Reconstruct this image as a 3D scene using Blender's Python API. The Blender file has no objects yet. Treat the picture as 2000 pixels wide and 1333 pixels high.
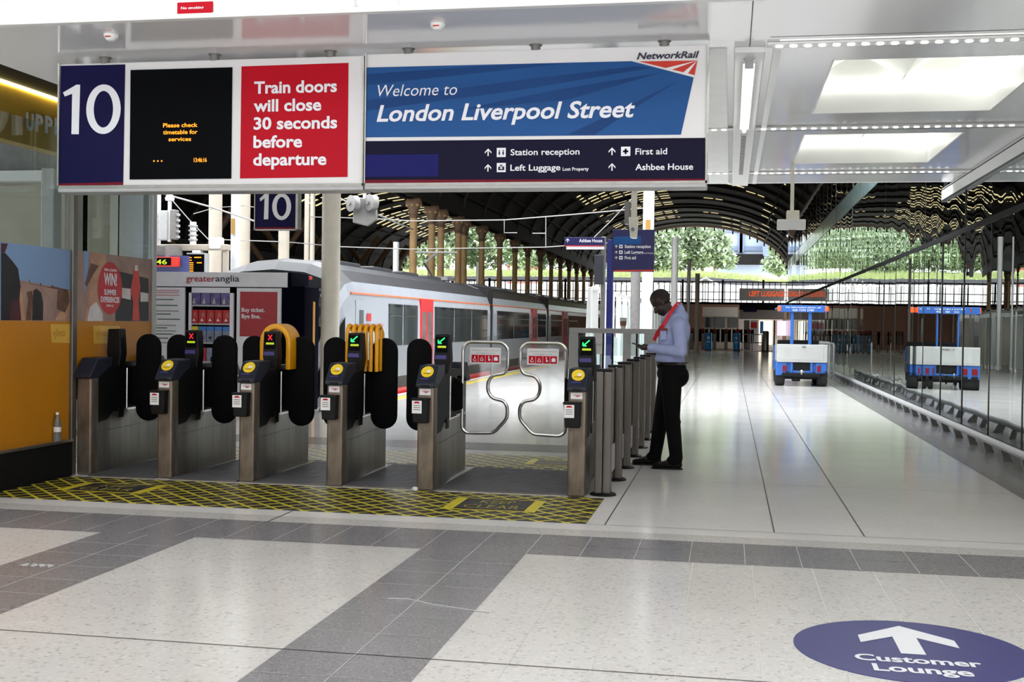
import bpy, bmesh, math, random
from mathutils import Vector, Matrix, Quaternion
random.seed(11)
SC = bpy.context.scene
COL = SC.collection
PI = math.pi

# ------------------------------------------------------------------ camera, sky, sun, exposure
EYE = Vector((0, 0, 1.48))
FPX = 2290.98
CR = Vector((0.98311503, 0.18243479, 0.01422653))
CU = Vector((-0.01679839, 0.01255984, 0.99978001))
CF = Vector((-0.18221597, 0.98313773, -0.01541237))
cam = bpy.data.cameras.new('camera')
cam.sensor_width = 36.0
cam.lens = FPX / 2000 * 36.0
cam.clip_end = 600
cam_ob = bpy.data.objects.new('camera', cam)
COL.objects.link(cam_ob)
m3 = Matrix((CR, CU, -CF)).transposed()
cam_ob.matrix_world = Matrix.Translation(EYE) @ m3.to_4x4()
SC.camera = cam_ob

world = bpy.data.worlds.new('overcast_sky')
SC.world = world
world.use_nodes = True
wn, wl = world.node_tree.nodes, world.node_tree.links
bg = wn['Background']
tc = wn.new('ShaderNodeTexCoord'); sx = wn.new('ShaderNodeSeparateXYZ')
rmp = wn.new('ShaderNodeValToRGB')
rmp.color_ramp.elements[0].position = 0.45; rmp.color_ramp.elements[0].color = (0.62, 0.63, 0.64, 1)
rmp.color_ramp.elements[1].position = 0.75; rmp.color_ramp.elements[1].color = (0.93, 0.97, 1.0, 1)
mr = wn.new('ShaderNodeMapRange'); mr.inputs['From Min'].default_value = -1; mr.inputs['From Max'].default_value = 1
wl.new(tc.outputs['Generated'], sx.inputs[0]); wl.new(sx.outputs['Z'], mr.inputs['Value'])
wl.new(mr.outputs[0], rmp.inputs[0]); wl.new(rmp.outputs[0], bg.inputs[0])
bg.inputs['Strength'].default_value = 4.8

SC.view_settings.view_transform = 'Standard'
SC.view_settings.look = 'None'
SC.view_settings.gamma = 1
SC.view_settings.use_curve_mapping = False
SC.view_settings.exposure = 0.3
SC.cycles.max_bounces = 8
SC.cycles.glossy_bounces = 4
SC.cycles.transparent_max_bounces = 12
SC.cycles.caustics_reflective = False
SC.cycles.caustics_refractive = False

def area_light(name, loc, rot, sx_, sy_, watt, col=(1, 1, 1)):
    l = bpy.data.lights.new(name, 'AREA'); l.shape = 'RECTANGLE'; l.size = sx_; l.size_y = sy_
    l.energy = watt; l.color = col
    o = bpy.data.objects.new(name, l); COL.objects.link(o); o.location = loc; o.rotation_euler = rot
    return o

# ------------------------------------------------------------------ pixel helpers (2000 x 1333 frame)
def ray(x, y):
    return CR * ((x - 1000) / FPX) + CU * (-(y - 666.5) / FPX) + CF
def at(x, y, Y):
    d = ray(x, y); return EYE + d * (Y / d.y)
def atx(x, y, X):
    d = ray(x, y); return EYE + d * (X / d.x)
def atz(x, y, Z=0.0):
    d = ray(x, y); return EYE + d * ((Z - EYE.z) / d.z)

# ------------------------------------------------------------------ materials
def lin(c):
    return tuple(((v / 255) / 12.92 if v / 255 <= 0.04045 else ((v / 255 + 0.055) / 1.055) ** 2.4) for v in c)
MATS = {}
def mat(name, rgb, rough=0.5, metal=0.0, var=0.0, scale=8.0, bump=0.0, emit=0.0, spec=0.5, stretch=None, trans=0.0):
    if name in MATS: return MATS[name]
    m = bpy.data.materials.new(name); m.use_nodes = True
    nt = m.node_tree; n = nt.nodes; l = nt.links
    b = n['Principled BSDF']; c = lin(rgb)
    b.inputs['Base Color'].default_value = (*c, 1)
    b.inputs['Roughness'].default_value = rough
    b.inputs['Metallic'].default_value = metal
    b.inputs['Specular IOR Level'].default_value = spec
    if emit:
        b.inputs['Emission Color'].default_value = (*c, 1); b.inputs['Emission Strength'].default_value = emit
    if trans: b.inputs['Transmission Weight'].default_value = trans
    if var or bump:
        tcn = n.new('ShaderNodeTexCoord'); mp = n.new('ShaderNodeMapping'); ns = n.new('ShaderNodeTexNoise')
        ns.inputs['Scale'].default_value = scale; ns.inputs['Detail'].default_value = 6
        if stretch: mp.inputs['Scale'].default_value = stretch
        l.new(tcn.outputs['Object'], mp.inputs[0]); l.new(mp.outputs[0], ns.inputs['Vector'])
        if var:
            r = n.new('ShaderNodeValToRGB')
            r.color_ramp.elements[0].position = 0.3; r.color_ramp.elements[1].position = 0.7
            r.color_ramp.elements[0].color = (*[max(0, v * (1 - var)) for v in c], 1)
            r.color_ramp.elements[1].color = (*[min(1, v * (1 + var)) for v in c], 1)
            l.new(ns.outputs['Fac'], r.inputs[0]); l.new(r.outputs[0], b.inputs['Base Color'])
        if bump:
            bp = n.new('ShaderNodeBump'); bp.inputs['Strength'].default_value = bump; bp.inputs['Distance'].default_value = 0.01
            l.new(ns.outputs['Fac'], bp.inputs['Height']); l.new(bp.outputs[0], b.inputs['Normal'])
    MATS[name] = m
    return m

def terrazzo(name, base, dark, light, rough, fine=55.0, amount=0.5):
    m = bpy.data.materials.new(name); m.use_nodes = True
    nt = m.node_tree; n = nt.nodes; l = nt.links; b = n['Principled BSDF']
    tcn = n.new('ShaderNodeTexCoord')
    v1 = n.new('ShaderNodeTexVoronoi'); v1.inputs['Scale'].default_value = fine
    v2 = n.new('ShaderNodeTexNoise'); v2.inputs['Scale'].default_value = 1.3; v2.inputs['Detail'].default_value = 4
    l.new(tcn.outputs['Object'], v1.inputs['Vector']); l.new(tcn.outputs['Object'], v2.inputs['Vector'])
    sp = n.new('ShaderNodeSeparateColor'); l.new(v1.outputs['Color'], sp.inputs[0])
    r = n.new('ShaderNodeValToRGB'); e = r.color_ramp.elements
    e[0].position = 0.0; e[0].color = (*lin(dark), 1)
    e[1].position = 0.14; e[1].color = (*lin(base), 1)
    k = e.new(0.8); k.color = (*lin(base), 1)
    k = e.new(1.0); k.color = (*lin(light), 1)
    l.new(sp.outputs[0], r.inputs[0])
    mx = n.new('ShaderNodeMix'); mx.data_type = 'RGBA'; mx.inputs['Factor'].default_value = amount
    mx.inputs['A'].default_value = (*lin(base), 1)
    l.new(r.outputs[0], mx.inputs['B'])
    mp = n.new('ShaderNodeMapRange'); mp.inputs['To Min'].default_value = 0.93; mp.inputs['To Max'].default_value = 1.05
    l.new(v2.outputs['Fac'], mp.inputs['Value'])
    mm = n.new('ShaderNodeMix'); mm.data_type = 'RGBA'; mm.blend_type = 'MULTIPLY'; mm.inputs['Factor'].default_value = 1
    l.new(mx.outputs['Result'], mm.inputs['A']); l.new(mp.outputs[0], mm.inputs['B'])
    l.new(mm.outputs['Result'], b.inputs['Base Color'])
    mr2 = n.new('ShaderNodeMapRange'); mr2.inputs['To Min'].default_value = rough * 0.75; mr2.inputs['To Max'].default_value = rough * 1.35
    l.new(v2.outputs['Fac'], mr2.inputs['Value']); l.new(mr2.outputs[0], b.inputs['Roughness'])
    MATS[name] = m
    return m

def hatch_mat(name, ground, line, s, w, kx=1.0, ky=1.0):
    m = bpy.data.materials.new(name); m.use_nodes = True
    nt = m.node_tree; n = nt.nodes; l = nt.links; b = n['Principled BSDF']
    tcn = n.new('ShaderNodeTexCoord'); sp = n.new('ShaderNodeSeparateXYZ'); l.new(tcn.outputs['Object'], sp.inputs[0])
    def math_(op, a, bb):
        q = n.new('ShaderNodeMath'); q.operation = op
        for i, v in enumerate((a, bb)):
            if isinstance(v, (int, float)): q.inputs[i].default_value = v
            else: l.new(v, q.inputs[i])
        return q.outputs[0]
    X = math_('MULTIPLY', sp.outputs['X'], kx); Y = math_('MULTIPLY', sp.outputs['Y'], ky)
    out = None
    for op in ('ADD', 'SUBTRACT'):
        u = math_('ADD', math_(op, X, Y), 100.0)
        f = math_('FRACT', math_('DIVIDE', u, s), 0)
        t = math_('LESS_THAN', f, w)
        out = t if out is None else math_('MAXIMUM', out, t)
    ns = n.new('ShaderNodeTexNoise'); ns.inputs['Scale'].default_value = 5.0; ns.inputs['Detail'].default_value = 8
    l.new(tcn.outputs['Object'], ns.inputs['Vector'])
    wr = n.new('ShaderNodeMapRange'); wr.inputs['From Min'].default_value = 0.32; wr.inputs['From Max'].default_value = 0.5
    wr.inputs['To Min'].default_value = 0.55; l.new(ns.outputs['Fac'], wr.inputs['Value'])
    fac = math_('MULTIPLY', out, wr.outputs[0])
    mx = n.new('ShaderNodeMix'); mx.data_type = 'RGBA'
    mx.inputs['A'].default_value = (*lin(ground), 1); mx.inputs['B'].default_value = (*lin(line), 1)
    l.new(fac, mx.inputs['Factor']); l.new(mx.outputs['Result'], b.inputs['Base Color'])
    b.inputs['Roughness'].default_value = 0.38
    MATS[name] = m
    return m

def glass_mat(name, tint, refl, rough=0.0, wob=0.0, wscale=(1, 1, .3), base=0.04, blend=0.35):
    """clear pane: transparent with tint, Fresnel-like mirror on top"""
    m = bpy.data.materials.new(name); m.use_nodes = True
    nt = m.node_tree; n = nt.nodes; l = nt.links
    for x in list(n):
        if x.type == 'BSDF_PRINCIPLED': n.remove(x)
    out = [x for x in n if x.type == 'OUTPUT_MATERIAL'][0]
    tr = n.new('ShaderNodeBsdfTransparent'); tr.inputs[0].default_value = (*tint, 1)
    gl = n.new('ShaderNodeBsdfGlossy'); gl.inputs['Roughness'].default_value = rough
    gl.inputs['Color'].default_value = (.93, .97, .96, 1)
    lw = n.new('ShaderNodeLayerWeight'); lw.inputs['Blend'].default_value = blend
    mr_ = n.new('ShaderNodeMapRange'); mr_.inputs['To Min'].default_value = base; mr_.inputs['To Max'].default_value = refl
    l.new(lw.outputs['Facing'], mr_.inputs['Value'])
    mx = n.new('ShaderNodeMixShader')
    l.new(mr_.outputs[0], mx.inputs[0]); l.new(tr.outputs[0], mx.inputs[1]); l.new(gl.outputs[0], mx.inputs[2])
    l.new(mx.outputs[0], out.inputs[0])
    if wob:
        tcn = n.new('ShaderNodeTexCoord'); mp = n.new('ShaderNodeMapping'); mp.inputs['Scale'].default_value = wscale
        ns = n.new('ShaderNodeTexNoise'); ns.inputs['Scale'].default_value = 1.0; ns.inputs['Detail'].default_value = 1
        bp = n.new('ShaderNodeBump'); bp.inputs['Strength'].default_value = 1.0; bp.inputs['Distance'].default_value = wob
        l.new(tcn.outputs['Object'], mp.inputs[0]); l.new(mp.outputs[0], ns.inputs['Vector'])
        l.new(ns.outputs['Fac'], bp.inputs['Height']); l.new(bp.outputs[0], gl.inputs['Normal'])
    MATS[name] = m
    return m

WHITE = mat('white_paint', (232, 232, 230), .35, var=.03, scale=3)
SOFFIT = mat('glossy_ceiling_panel', (222, 222, 222), .13, var=.04, scale=.6, spec=.7)
CREAMP = mat('cream_paint', (226, 220, 205), .42, var=.05, scale=5)
POSTG = mat('barrier_post_grey', (104, 98, 92), .5, metal=.25, var=.12, scale=10, stretch=(1, 1, .2))
STEEL = mat('brushed_steel', (124, 118, 111), .36, metal=.8, var=.16, scale=22, stretch=(1, 1, .12), bump=.05)
STEELD = mat('worn_steel', (126, 114, 102), .45, metal=.7, var=.45, scale=9, stretch=(1, 1, .35), bump=.08)
STEELC = mat('satin_tube_steel', (190, 188, 184), .25, metal=.95, var=.08, scale=12)
GREYM = mat('grey_coated_metal', (128, 126, 124), .45, metal=.3, var=.1, scale=10)
GREYL = mat('light_grey_coated_metal', (176, 176, 176), .45, metal=.2, var=.06, scale=10)
BLACK = mat('black_plastic', (9, 9, 11), .5, var=.25, scale=20, spec=.25)
PAD = mat('black_padding', (7, 7, 9), .85, var=.25, scale=30, bump=.1, spec=.15)
NAVYP = mat('dark_navy_plastic', (28, 32, 46), .42, var=.12, scale=15, spec=.35)
NAVY = mat('sign_navy', (17, 14, 62), .5, var=.05, scale=4, spec=.12)
NAVYD = mat('sign_dark_navy', (17, 13, 42), .5, var=.05, scale=4, spec=.12)
SIGNW = mat('sign_white', (226, 224, 224), .3, var=.02, scale=3)
TEXTW = mat('lettering_white', (232, 232, 238), .4, var=.01, scale=9)
SIGNR = mat('sign_red', (184, 8, 32), .5, var=.04, scale=4, spec=.15)
MAROON = mat('sign_maroon_strip', (112, 16, 34), .5, var=.05, scale=4, spec=.15)
SCREEN = mat('black_display_glass', (7, 8, 12), .4, var=.1, scale=3, spec=.04)
ORANGE = mat('orange_led', (255, 140, 20), .5, emit=1.6)
GREENL = mat('green_led', (40, 255, 110), .5, emit=1.5)
REDL = mat('red_led', (255, 25, 40), .5, emit=1.2)
YGL = mat('yellow_green_led', (170, 190, 20), .5, emit=.5)
PURPL = mat('violet_label', (52, 44, 110), .4, emit=.12)
BLUEG = mat('sign_blue', (38, 84, 142), .5, var=.12, scale=1.2, stretch=(.6, 1, 3.2), spec=.15)
BLUEG2 = mat('sign_dark_blue_ray', (29, 66, 120), .5, var=.1, scale=1.2, spec=.15)
BLUEB = mat('patch_blue', (25, 25, 94), .5, var=.08, scale=5, spec=.12)
LOGOR = mat('logo_red', (206, 52, 36), .4, var=.1, scale=6)
INK = mat('dark_ink', (40, 40, 60), .5, var=.05, scale=9)
YELLOW = mat('yellow_plastic', (240, 166, 14), .4, var=.05, scale=8)
YDISC = mat('yellow_reader_disc', (236, 200, 40), .4, var=.08, scale=40)
LED = mat('white_lamp', (255, 255, 250), .5, emit=6.0)
LEDL = mat('thin_lamp_line', (255, 252, 246), .5, emit=.7)
MASTC = mat('mast_cream_paint', (176, 166, 152), .5, var=.06, scale=4)
MASTW = mat('mast_white_paint', (206, 206, 208), .45, var=.05, scale=4)
LEDS = mat('coffer_lamp_strip', (255, 255, 248), .5, emit=3.2)
COFFER = mat('luminous_diffuser', (240, 243, 236), .5, emit=.16)
GOLD = mat('gold_panel', (196, 160, 66), .35, metal=.3, var=.25, scale=1.4)
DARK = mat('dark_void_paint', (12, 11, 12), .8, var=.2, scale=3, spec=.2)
IRON = mat('dark_iron', (17, 14, 13), .8, var=.3, scale=4, spec=.15)
IRONB = mat('brown_iron', (92, 70, 50), .6, var=.25, scale=3)
RIBI = mat('rib_iron', (48, 39, 32), .7, var=.25, scale=3, spec=.2)
STONE = mat('ochre_painted_column', (146, 116, 74), .6, var=.15, scale=4)
BRICK = mat('brown_brick', (96, 66, 50), .8, var=.3, scale=14)
TRAINW = mat('train_pale_grey', (164, 168, 177), .28, var=.05, scale=2, spec=.6)
TRAING = mat('train_mid_grey', (128, 131, 138), .32, var=.06, scale=2)
TRAINR = mat('train_roof_grey', (56, 56, 61), .4, var=.22, scale=2.5)
TRED = mat('train_red', (196, 22, 34), .28, var=.06, scale=4)
TORG = mat('train_orange_line', (228, 110, 60), .4, var=.04, scale=4)
TGLASS = mat('train_window_glass', (26, 32, 36), .05, var=.25, scale=1.2, spec=1.0)
BLACKG = mat('black_gloss', (12, 12, 14), .2, var=.2, scale=4)
RUBBER = mat('tyre_rubber', (18, 18, 19), .8, var=.2, scale=20)
CARTB = mat('cart_blue', (46, 98, 178), .3, var=.05, scale=6)
CARTW = mat('cart_tailgate_grey', (176, 177, 174), .42, var=.05, scale=5)
GRASS = mat('grass_green', (168, 178, 128), .9, var=.3, scale=5, spec=.2)
LEAF = mat('leaf_pale_green', (184, 198, 172), .85, var=.2, scale=2, spec=.2)
LEAF2 = mat('leaf_mid_green', (174, 190, 160), .85, var=.2, scale=2, spec=.2)
BARK = mat('bark_pale', (150, 140, 120), .85, var=.25, scale=6)
SKIN = mat('dark_skin', (46, 29, 24), .5, var=.12, scale=20)
HAIR = mat('shaved_hair', (32, 22, 20), .8, var=.2, scale=60)
SHIRT = mat('pale_blue_shirt', (158, 168, 208), .8, var=.07, scale=14, bump=.25)
TROUS = mat('black_trousers', (10, 9, 11), .9, var=.2, scale=14, bump=.2, spec=.15)
SHOE = mat('black_leather', (12, 10, 9), .6, var=.2, scale=14, spec=.15)
LANY = mat('red_lanyard', (208, 26, 44), .6, var=.1, scale=30)
CREAM = terrazzo('cream_terrazzo', (204, 200, 196), (150, 147, 144), (220, 218, 216), .16, 60, .55)
CREAM2 = terrazzo('corridor_lit_terrazzo', (232, 229, 226), (198, 194, 190), (240, 238, 236), .12, 60, .35)  # cream terrazzo made paler: corridor brightness put into the colour
GRAN = terrazzo('grey_granite', (128, 126, 128), (84, 83, 86), (166, 164, 166), .2, 130, .7)
JOINTD = mat('dark_joint', (84, 76, 72), .7, var=.2, scale=9)
JOINTP = mat('pale_cream_joint', (212, 210, 207), .5, var=.04, scale=9)
JOINTW = mat('pale_joint', (172, 170, 170), .6, var=.1, scale=9)
MATT = hatch_mat('yellow_hatched_floor', (40, 37, 33), (196, 184, 50), .205, .2)
RIB = mat('ribbed_floor_plate', (92, 92, 96), .42, metal=.3, var=.2, scale=6)
FACADE = glass_mat('facade_mirror_glass', (.10, .12, .12), .95, 0.0, .011, (.5, .8, .05), base=.42)
SPAND = mat('teal_spandrel_glass', (150, 178, 178), .12, var=.08, scale=1.5, spec=.8)
CLEAR = glass_mat('clear_glass', (.9, .95, .94), .55)
SCRG = glass_mat('poster_screen_glass', (.80, .86, .85), .12, base=.03)
FROST = mat('frosted_white_glass', (214, 232, 230), .25, var=.05, scale=2)
ACRYL = glass_mat('scratched_clear_plastic', (.86, .86, .86), .6, .08, .002, (6, 6, 6))

# ------------------------------------------------------------------ mesh builder
class MB:
    def __init__(s): s.v = []; s.f = []; s.mi = []; s.m = []
    def mat_i(s, m):
        if m not in s.m: s.m.append(m)
        return s.m.index(m)
    def add(s, vs, fs, m, M=None):
        o = len(s.v); i = s.mat_i(m)
        s.v += [tuple(M @ Vector(p)) if M else tuple(p) for p in vs]
        s.f += [tuple(o + k for k in f) for f in fs]; s.mi += [i] * len(fs)
        return s
    def box(s, x0, x1, y0, y1, z0, z1, m, bev=0.0, M=None):
        if x1 < x0: x0, x1 = x1, x0
        if y1 < y0: y0, y1 = y1, y0
        if z1 < z0: z0, z1 = z1, z0
        if bev:
            bm = bmesh.new(); bmesh.ops.create_cube(bm, size=1)
            for v in bm.verts:
                v.co = ((x0 + x1) / 2 + v.co.x * (x1 - x0), (y0 + y1) / 2 + v.co.y * (y1 - y0), (z0 + z1) / 2 + v.co.z * (z1 - z0))
            bmesh.ops.bevel(bm, geom=bm.edges[:], offset=bev, segments=2, affect='EDGES', profile=.5)
            return s.bm(bm, m, M)
        vs = [(x, y, z) for z in (z0, z1) for y in (y0, y1) for x in (x0, x1)]
        return s.add(vs, [(0, 2, 3, 1), (4, 5, 7, 6), (0, 1, 5, 4), (2, 6, 7, 3), (0, 4, 6, 2), (1, 3, 7, 5)], m, M)
    def bm(s, bm, m, M=None):
        bm.verts.ensure_lookup_table(); bm.verts.index_update()
        s.add([v.co[:] for v in bm.verts], [[v.index for v in f.verts] for f in bm.faces], m, M); bm.free(); return s
    def poly(s, pts, m): return s.add(pts, [tuple(range(len(pts)))], m)
    def prism(s, pts, axis, a0, a1, m, bev=0.0, M=None):
        def P(p, a):
            return {'x': (a, p[0], p[1]), 'y': (p[0], a, p[1]), 'z': (p[0], p[1], a)}[axis]
        n = len(pts)
        vs = [P(p, a0) for p in pts] + [P(p, a1) for p in pts]
        fs = [tuple(range(n)), tuple(range(2 * n - 1, n - 1, -1))] + [(i, i + n, (i + 1) % n + n, (i + 1) % n) for i in range(n)]
        bm = bmesh.new(); bv = [bm.verts.new(v) for v in vs]
        for f in fs: bm.faces.new([bv[i] for i in f])
        bmesh.ops.recalc_face_normals(bm, faces=bm.faces[:])
        if bev: bmesh.ops.bevel(bm, geom=bm.edges[:], offset=bev, segments=2, affect='EDGES', profile=.5)
        return s.bm(bm, m, M)
    def tube(s, pts, r, m, n=8, closed=False, M=None):
        P = [Vector(p) for p in pts]; k = len(P)
        rs = r if isinstance(r, (list, tuple)) else [r] * k
        T = []
        for i in range(k):
            a = P[(i - 1) % k] if (closed or i > 0) else P[i]; b = P[(i + 1) % k] if (closed or i < k - 1) else P[i]
            d = (b - a); T.append(d.normalized() if d.length > 1e-9 else Vector((0, 0, 1)))
        up = Vector((0, 0, 1)) if abs(T[0].z) < .9 else Vector((1, 0, 0))
        u = T[0].cross(up).normalized(); vs = []; fs = []
        for i in range(k):
            if i: u = (u - T[i] * u.dot(T[i])).normalized()
            w = T[i].cross(u)
            for j in range(n):
                a = 2 * PI * j / n
                vs.append(P[i] + (u * math.cos(a) + w * math.sin(a)) * rs[i])
        for i in range(k if closed else k - 1):
            for j in range(n):
                a, b = i * n + j, i * n + (j + 1) % n; c, d = ((i + 1) % k) * n + (j + 1) % n, ((i + 1) % k) * n + j
                fs.append((a, b, c, d))
        if not closed: fs += [tuple(range(n - 1, -1, -1)), tuple(range((k - 1) * n, k * n))]
        return s.add(vs, fs, m, M)
    def lathe(s, prof, c, m, n=16, axis='z', M=None):
        vs = []; fs = []
        for r, z in prof:
            for j in range(n):
                a = 2 * PI * j / n; p = (r * math.cos(a), r * math.sin(a), z)
                if axis == 'x': p = (z, p[0], p[1])
                if axis == 'y': p = (p[0], z, p[1])
                vs.append((c[0] + p[0], c[1] + p[1], c[2] + p[2]))
        k = len(prof)
        for i in range(k - 1):
            for j in range(n): fs.append((i * n + j, i * n + (j + 1) % n, (i + 1) * n + (j + 1) % n, (i + 1) * n + j))
        fs += [tuple(range(n - 1, -1, -1)), tuple(range((k - 1) * n, k * n))]
        return s.add(vs, fs, m, M)
    def ball(s, c, r, m, seg=16, ring=10, M=None):
        if not isinstance(r, (tuple, list)): r = (r, r, r)
        bm = bmesh.new(); bmesh.ops.create_uvsphere(bm, u_segments=seg, v_segments=ring, radius=1)
        for v in bm.verts: v.co = (c[0] + v.co.x * r[0], c[1] + v.co.y * r[1], c[2] + v.co.z * r[2])
        return s.bm(bm, m, M)
    def capsule(s, a, b, ra, rb, m, n=14):
        a = Vector(a); b = Vector(b)
        s.tube([a, b], [ra, rb], m, n); s.ball(a, ra, m, n, 8); return s.ball(b, rb, m, n, 8)
    def build(s, name, parent=None, smooth=35, loc=None):
        me = bpy.data.meshes.new(name)
        me.from_pydata(s.v, [], s.f)
        for m in s.m: me.materials.append(m)
        me.polygons.foreach_set('material_index', s.mi)
        me.update()
        bm = bmesh.new(); bm.from_mesh(me); bmesh.ops.recalc_face_normals(bm, faces=bm.faces[:]); bm.to_mesh(me); bm.free()
        if smooth:
            me.shade_smooth(); me.set_sharp_from_angle(angle=math.radians(smooth))
        return link(me, name, parent, loc)

def link(me, name, parent=None, loc=None):
    o = bpy.data.objects.new(name, me); COL.objects.link(o)
    if loc is not None: o.location = loc
    if parent is not None:
        o.parent = parent
        if parent.type == 'EMPTY' and not parent.get('local'): o.matrix_parent_inverse = Matrix.Translation(-parent.location)
    return o
def tag(o, label, cat, group=None):
    o['label'] = label; o['category'] = cat
    if group: o['group'] = group
    return o
def thing(name, label, cat, loc=(0, 0, 0), group=None, local=False):
    o = bpy.data.objects.new(name, None); COL.objects.link(o); o.location = loc; o.empty_display_size = .1
    if local: o['local'] = 1
    return tag(o, label, cat, group)
def struct(o):
    o['kind'] = 'structure'; return o
def structure(name, loc=(0, 0, 0)):
    o = bpy.data.objects.new(name, None); COL.objects.link(o); o.location = loc; o.empty_display_size = .1
    return struct(o)
def dup(root, loc, label, group=None, rotz=None):
    r = root.copy(); COL.objects.link(r); r.location = loc; r['label'] = label
    if rotz is not None: r.rotation_euler.z = rotz
    if group: r['group'] = group
    def rec(o, p):
        for ch in [c for c in bpy.data.objects if c.parent == o]:
            c = ch.copy(); COL.objects.link(c); c.parent = p; rec(ch, c)
    rec(root, r)
    return r

# ------------------------------------------------------------------ lettering
_tc = {}
def text_geo(sx, bold=0.0, shear=0.0):
    key = (sx, bold, shear)
    if key in _tc: return _tc[key]
    cu = bpy.data.curves.new('lettering', 'FONT'); cu.body = sx; cu.offset = bold; cu.shear = shear; cu.resolution_u = 3
    ob = bpy.data.objects.new('lettering', cu)
    me = bpy.data.meshes.new_from_object(ob)
    vs = [tuple(v.co) for v in me.vertices]; fs = [tuple(p.vertices) for p in me.polygons]
    bpy.data.objects.remove(ob); bpy.data.curves.remove(cu); bpy.data.meshes.remove(me)
    _tc[key] = (vs, fs); return vs, fs
def cap_h(bold, shear):
    vs, _ = text_geo('H', bold, shear); return max(v[1] for v in vs) - min(v[1] for v in vs)
def text(mb, sx, P0, U, V, width, cap, m, bold=0.0, shear=0.0, base0=None):
    """lettering whose left end of the baseline is P0, U reading direction, V up; width total, cap = height of a capital"""
    vs, fs = text_geo(sx, bold, shear)
    if not vs: return
    x0 = min(v[0] for v in vs); x1 = max(v[0] for v in vs)
    yb = 0.0
    hv, _ = text_geo('H', bold, shear); yb = min(v[1] for v in hv)
    ks = width / (x1 - x0); kv = cap / cap_h(bold, shear)
    P0 = Vector(P0); U = Vector(U); V = Vector(V)
    mb.add([P0 + U * ((v[0] - x0) * ks) + V * ((v[1] - yb) * kv) for v in vs], fs, m)
UX = (1, 0, 0); UY = (0, 1, 0); UZ = (0, 0, 1)
def wall_text(mb, sx, xl, yl, xr, yr, cap_px, Y, m, bold=0.0, shear=0.0, off=.004):
    a = at(xl, yl, Y); b = at(xr, yr, Y)
    z = (a.z + b.z) / 2
    text(mb, sx, (a.x, Y - off, z), UX, UZ, b.x - a.x, cap_px * Y / FPX / .983, m, bold, shear)
def wquad(mb, pts, Y, m, off=.002):
    mb.poly([(at(x, y, Y).x, Y - off, at(x, y, Y).z) for x, y in pts], m)
def up_arrow(mb, cx, cz, h, m, Y=None, w=None):
    w = w or h * .9; t = h * .16
    pts = [(0, .5), (w / h * .5, .5 - w / h * .5), (w / h * .5, .5 - w / h * .5 - .24), (.085, .22), (.085, -.5), (-.085, -.5), (-.085, .22), (-w / h * .5, .5 - w / h * .5 - .24), (-w / h * .5, .5 - w / h * .5)]
    mb.poly([(cx + p[0] * h, Y, cz + p[1] * h) for p in pts], m)

def ring(mb, cx, cz, rx, rz, ix, iz, y, m, n=40):
    o = [(cx + rx * math.cos(2 * PI * k / n), y, cz + rz * math.sin(2 * PI * k / n)) for k in range(n)]
    i = [(cx + ix * math.cos(2 * PI * k / n), y, cz + iz * math.sin(2 * PI * k / n)) for k in range(n)]
    mb.add(o + i, [(k, (k + 1) % n, n + (k + 1) % n, n + k) for k in range(n)], m)
def number_ten(mb, one, x0, x1, y0, y1, ix0, ix1, iy0, iy1, fx, fy, Y, off, m):
    wquad(mb, [(fx(a), fy(b_)) for a, b_ in one], Y, m, off)
    a = at(fx(x0), fy(y1), Y); b_ = at(fx(x1), fy(y0), Y); c = at(fx(ix0), fy(iy1), Y); d = at(fx(ix1), fy(iy0), Y)
    ring(mb, (a.x + b_.x) / 2, (a.z + b_.z) / 2, (b_.x - a.x) / 2, (b_.z - a.z) / 2, (d.x - c.x) / 2, (d.z - c.z) / 2, Y - off, m)
def remeshed(name, mb, voxel, m, parent, smooth_it=4, fac=.5):
    me = bpy.data.meshes.new(name + '_src'); me.from_pydata(mb.v, [], mb.f); me.update()
    bm = bmesh.new(); bm.from_mesh(me); bmesh.ops.recalc_face_normals(bm, faces=bm.faces[:]); bm.to_mesh(me); bm.free()
    ob = bpy.data.objects.new(name + '_src', me); COL.objects.link(ob)
    md = ob.modifiers.new('r', 'REMESH'); md.mode = 'VOXEL'; md.voxel_size = voxel
    sm = ob.modifiers.new('s', 'SMOOTH'); sm.iterations = smooth_it; sm.factor = fac
    bpy.context.view_layer.update()
    dg = bpy.context.evaluated_depsgraph_get()
    out = bpy.data.meshes.new_from_object(ob.evaluated_get(dg))
    bpy.data.objects.remove(ob); bpy.data.meshes.remove(me)
    out.name = name; out.materials.clear(); out.materials.append(m); out.shade_smooth()
    return link(out, name, parent)

# ================================================================== THE SETTING
# ---- floor
f = MB()
f.box(-30, 7.5, .4, 8.36, -.4, 0, CREAM)
f.box(-30, 7.5, 8.36, 18.95, -.4, 0, CREAM2)
f.box(-6.6, 7.5, 18.95, 84, -.4, 0, CREAM2)
f.box(-30, -9.62, 18.95, 88, -.4, 0, CREAM2)
def fq(x0, x1, y0, y1, m, z=.0012): f.poly([(x0, y0, z), (x1, y0, z), (x1, y1, z), (x0, y1, z)], m)
fq(-30, 3.6, 7.39, 8.10, GRAN)                                   # cross band
fq(-1.95, -1.26, .4, 7.39, GRAN); fq(-4.22, -3.53, .4, 7.39, GRAN); fq(-6.6, -5.9, .4, 7.39, GRAN)
fq(2.55, 7.5, 8.10, 72, GRAN)                                     # strip along the glass
fq(-30, -1.75, 13.3, 14.1, GRAN)
fq(-6.5, 3.4, 70.2, 84, mat('brown_entrance_matting', (120, 98, 84), .8, var=.15, scale=5), .002)
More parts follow.
